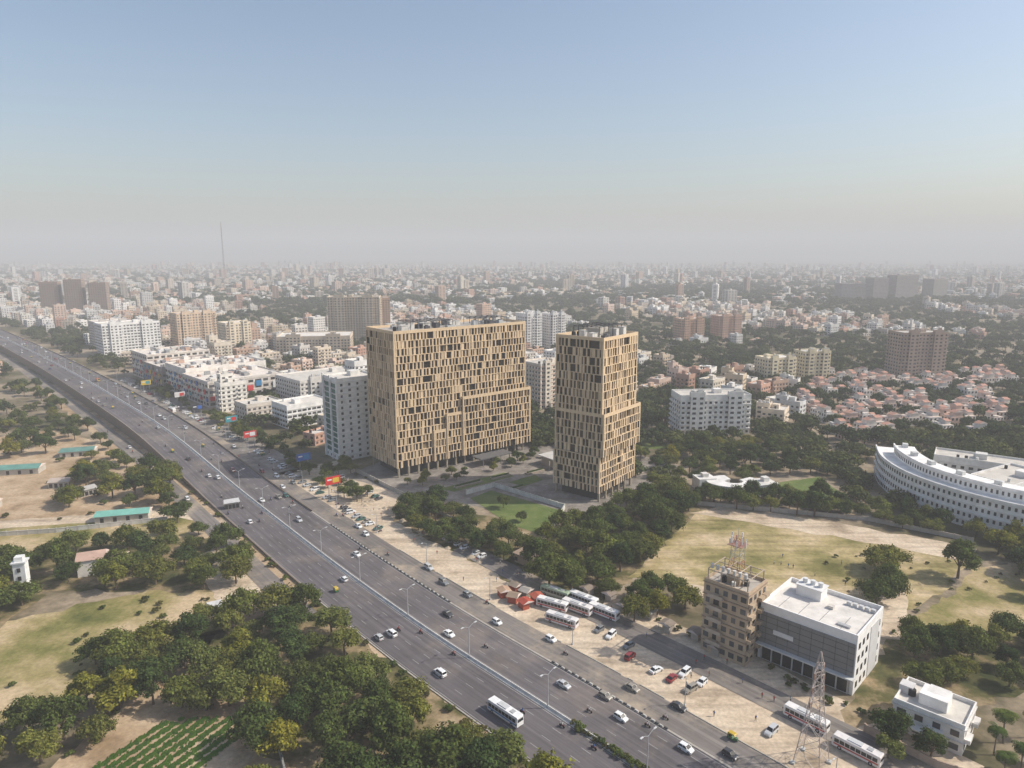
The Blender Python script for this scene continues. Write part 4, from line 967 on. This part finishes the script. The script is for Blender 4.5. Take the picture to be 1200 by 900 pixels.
def auto():
    mb = MB(); g_ = (.03, .13, .05); yl = (.55, .38, .04)
    mb.loft([(-1.25, .35, 1.0, .6), (-.9, .25, 1.0, .66), (.2, .25, .55, .64), (.75, .3, 1.05, .42), (1.25, .4, .9, .22)], MET, g_)
    frust(mb, -1.2, .7, .62, 1.62, -1.05, .5, .54, 1.82, MET, yl); mb.box(-1.15, 0, .95, .1, 1.2, .7, MET, yl)
    for s_ in (-1, 1):
        mb.beam((.75, s_*.42, .95), (.62, s_*.58, 1.65), .07, MET, yl); mb.beam((-.2, s_*.62, .6), (-.2, s_*.6, 1.65), .06, MET, yl); wheel(mb, -.85, s_*.58, .23, .14)
    wheel(mb, 1.0, 0, .23, .12); mb.box(-.6, 0, .6, .5, 1.1, .4, DARK, (.03, .03, .03)); return mb.mesh('auto_rickshaw')
AUTO = auto()
def moto(shirt):
    mb = figure('r', 'ride', shirt, (.05, .05, .07)); mb.cyl((.65, -.05, .3), (.65, .05, .3), .3, .3, DARK, (.02, .02, .02), 14); mb.cyl((-.62, -.05, .3), (-.62, .05, .3), .3, .3, DARK, (.02, .02, .02), 14)
    mb.loft([(-.75, .62, .78, .1), (-.3, .55, .76, .13), (.1, .5, .84, .14), (.38, .6, .9, .1)], MET, (.12, .02, .02)); mb.box(-.05, 0, .25, .5, .25, .35, MET, (.15, .15, .15))
    mb.beam((.65, 0, .3), (.42, 0, 1.0), .08, MET, (.3, .3, .3)); mb.beam((.42, -.34, 1.05), (.42, .34, 1.05), .05, MET, (.1, .1, .1)); mb.beam((-.62, 0, .3), (-.1, 0, .55), .07, MET, (.2, .2, .2)); mb.box(.5, 0, .85, .14, .2, .2, GLASS, (.5, .5, .5))
    return mb.mesh('motorcycle')
MOTO = [moto((.45, .45, .43)), moto((.05, .1, .25)), moto((.4, .08, .06))]
def truck():
    mb = MB(); mb.box(2.6, 0, .6, 1.7, 2.1, 1.9, MET, (.55, .35, .06)); mb.box(3.42, 0, 1.5, .1, 1.8, .8, GLASS, (.02, .02, .02)); mb.box(-.9, 0, .85, 5, 2.3, .2, MET, (.2, .12, .08))
    for s_ in (-1, 1): mb.box(-.9, s_*1.12, 1.05, 5, .1, 1.3, MET, (.5, .12, .06)); wheel(mb, 2.6, s_*.95, .48, .3); wheel(mb, -1.6, s_*.95, .48, .3); wheel(mb, -2.7, s_*.95, .48, .3)
    mb.box(1.55, 0, 1.05, .1, 2.3, 1.5, MET, (.5, .12, .06)); mb.box(-3.35, 0, 1.05, .1, 2.2, 1.3, MET, (.5, .12, .06)); mb.box(-.9, 0, 1.0, 4.7, 2.1, .7, WALL, (.4, .33, .25)); return mb.mesh('goods_truck')
TRUCK = truck()
CC = [(.78, .78, .77)]*8+[(.5, .51, .52)]*4+[(.05, .05, .055)]*2+[(.25, .02, .02), (.05, .08, .18), (.3, .27, .22), (.18, .19, .2), (.02, .10, .08)]
def vehicle(x, y, z, a, kind=None):
    k = kind or rnd.choices(['car', 'auto', 'moto', 'bus', 'truck'], (50, 8, 42, 1.2, .8))[0]
    if k == 'car': n = rnd.choice(list(CARS)); add(n, CARS[n], (x, y, z), a, 1, rnd.choice(CC))
    elif k == 'auto': add('auto_rickshaw', AUTO, (x, y, z), a)
    elif k == 'moto': add('motorcycle_with_rider', rnd.choice(MOTO), (x, y, z), a)
    elif k == 'bus': add('bus', rnd.choice(BUS), (x, y, z), a)
    else: add('goods_truck', TRUCK, (x, y, z), a)
def traffic(v, u0, u1, gap, dirn, rel=True, zz=.145):
    u = u0+rnd.uniform(0, gap)
    while u < u1:
        vv = v+rnd.uniform(-.7, .7); x, y, a = RP(u, vv)
        vehicle(x, y, zz+(zr(u) if rel else 0), a+(0 if dirn > 0 else math.pi)+rnd.uniform(-.04, .04)); u += 8+rnd.expovariate(1/gap)
for v in (-2.9, -6.5, -10.3, -14): traffic(v, -60, 170, 58, 1); traffic(v, 170, 1000, 44, 1)
for v in (2.8, 6.4, 10.1, 13.4): traffic(v, -60, 170, 58, -1); traffic(v, 170, 1000, 42, -1)
for v in (18.5, 22, 24): traffic(v, -60, 800, 46, -1, False, .125)
traffic(-24, 110, 700, 44, 1, False, .125)
for v, u0, u1, g_ in ((28.5, 140, 240, 2.4), (47, 175, 225, 4), (31, 250, 600, 5), (45, 92, 122, 2.5), (33.5, -32, 22, 7), (38, -10, 34, 7)):
    u = u0
    while u < u1:
        x, y, a = RP(u, v+rnd.uniform(-.5, .5)); vehicle(x, y, .05, a+math.pi/2*rnd.choice((1, 1, -1))+rnd.uniform(-.2, .2), rnd.choices(['car', 'auto', 'moto'], (9, .5, 2))[0]); u += 3+rnd.expovariate(1/g_)
for u, v, da, b in ((45, 38, .3, 0), (36, 33, .25, 2), (50, 44.5, .2, 3), (40, 48, .1, 1), (30, 46.5, .1, 0), (38, 42.5, .15, 2), (-36, 43, 0, 0), (-49, 41, .0, 2)):
    x, y, a = RP(u, v); add('bus', BUS[b], (x, y, .13), a+da)
for k in range(60):
    u = rnd.uniform(-40, 240); v = rnd.uniform(28, 52); x, y, a = RP(u, v); add('pedestrian', rnd.choice(person_me), (x, y, .13 if 41 < v < 50.5 else .035), rnd.uniform(0, 6))
for k in range(11): add('cricket_player', rnd.choice(person_me), (rnd.uniform(85, 125), rnd.uniform(225, 262), .045), rnd.uniform(0, 6))
mb = MB()
for k in range(34):
    u = rnd.uniform(80, 200); x, y, _ = RP(u, rnd.uniform(36, 50)); r = rnd.uniform(.6, 2.2)
    n = 9; ring_ = [(x+r*rnd.uniform(.8, 1.2)*math.cos(2*math.pi*i/n), y+r*rnd.uniform(.8, 1.2)*math.sin(2*math.pi*i/n), .02) for i in range(n)]
    for i in range(n): mb.poly([ring_[i], ring_[(i+1) % n], (x, y, r*.55)], WALL, (.46, .37, .27))
put(mb, 'earth_heaps')

# ---------------------------------------------------------------- haze (real scattering air layer), sky, sun, camera
hm = bpy.data.materials.new('haze_volume'); hm.use_nodes = True; nt = hm.node_tree; nt.nodes.clear()
o_ = nt.nodes.new('ShaderNodeOutputMaterial'); vs = nt.nodes.new('ShaderNodeVolumeScatter')
vs.inputs['Color'].default_value = (1.0, .98, .97, 1); vs.inputs['Density'].default_value = .00032; vs.inputs['Anisotropy'].default_value = 0.0
nt.links.new(vs.outputs[0], o_.inputs['Volume'])
hb = bpy.data.meshes.new('haze'); x0, x1, y0, y1, z0, z1 = -9000, 9000, -600, 11000, -2, 330
hb.from_pydata([(x0, y0, z0), (x1, y0, z0), (x1, y1, z0), (x0, y1, z0), (x0, y0, z1), (x1, y0, z1), (x1, y1, z1), (x0, y1, z1)], [], [(3, 2, 1, 0), (4, 5, 6, 7), (0, 1, 5, 4), (1, 2, 6, 5), (2, 3, 7, 6), (3, 0, 4, 7)])
hb.materials.append(hm); add('haze', hb)

AZ = math.radians(88); EL = math.radians(42)     # clockwise from +Y
sd = Vector((math.sin(AZ)*math.cos(EL), math.cos(AZ)*math.cos(EL), math.sin(EL)))
sl = bpy.data.lights.new('sun', 'SUN'); sl.energy = 5.0; sl.angle = math.radians(.5); sl.color = (1, .93, .82)
so = bpy.data.objects.new('sun', sl); COL.objects.link(so); so.rotation_euler = (-sd).to_track_quat('-Z', 'Y').to_euler(); so.location = (100, 0, 500)
w = bpy.data.worlds.new('World'); S.world = w; w.use_nodes = True; nt = w.node_tree
bg = nt.nodes.get('Background') or nt.nodes.new('ShaderNodeBackground')
sky = nt.nodes.new('ShaderNodeTexSky'); sky.sky_type = 'NISHITA'; sky.sun_disc = False; sky.sun_elevation = EL; sky.sun_rotation = AZ
sky.air_density = 1.1; sky.dust_density = 2.2; sky.ozone_density = 1.6; sky.altitude = 0
nt.links.new(sky.outputs[0], bg.inputs['Color']); bg.inputs['Strength'].default_value = .15
cam = bpy.data.cameras.new('camera'); co = bpy.data.objects.new('camera', cam); COL.objects.link(co)
co.location = (0, 0, 115); co.rotation_euler = (math.radians(79.2), 0, 0); cam.sensor_width = 36; cam.lens = 24.33; cam.clip_start = 1; cam.clip_end = 40000
S.camera = co
S.view_settings.view_transform = 'Standard'; S.view_settings.look = 'None'; S.view_settings.exposure = 0
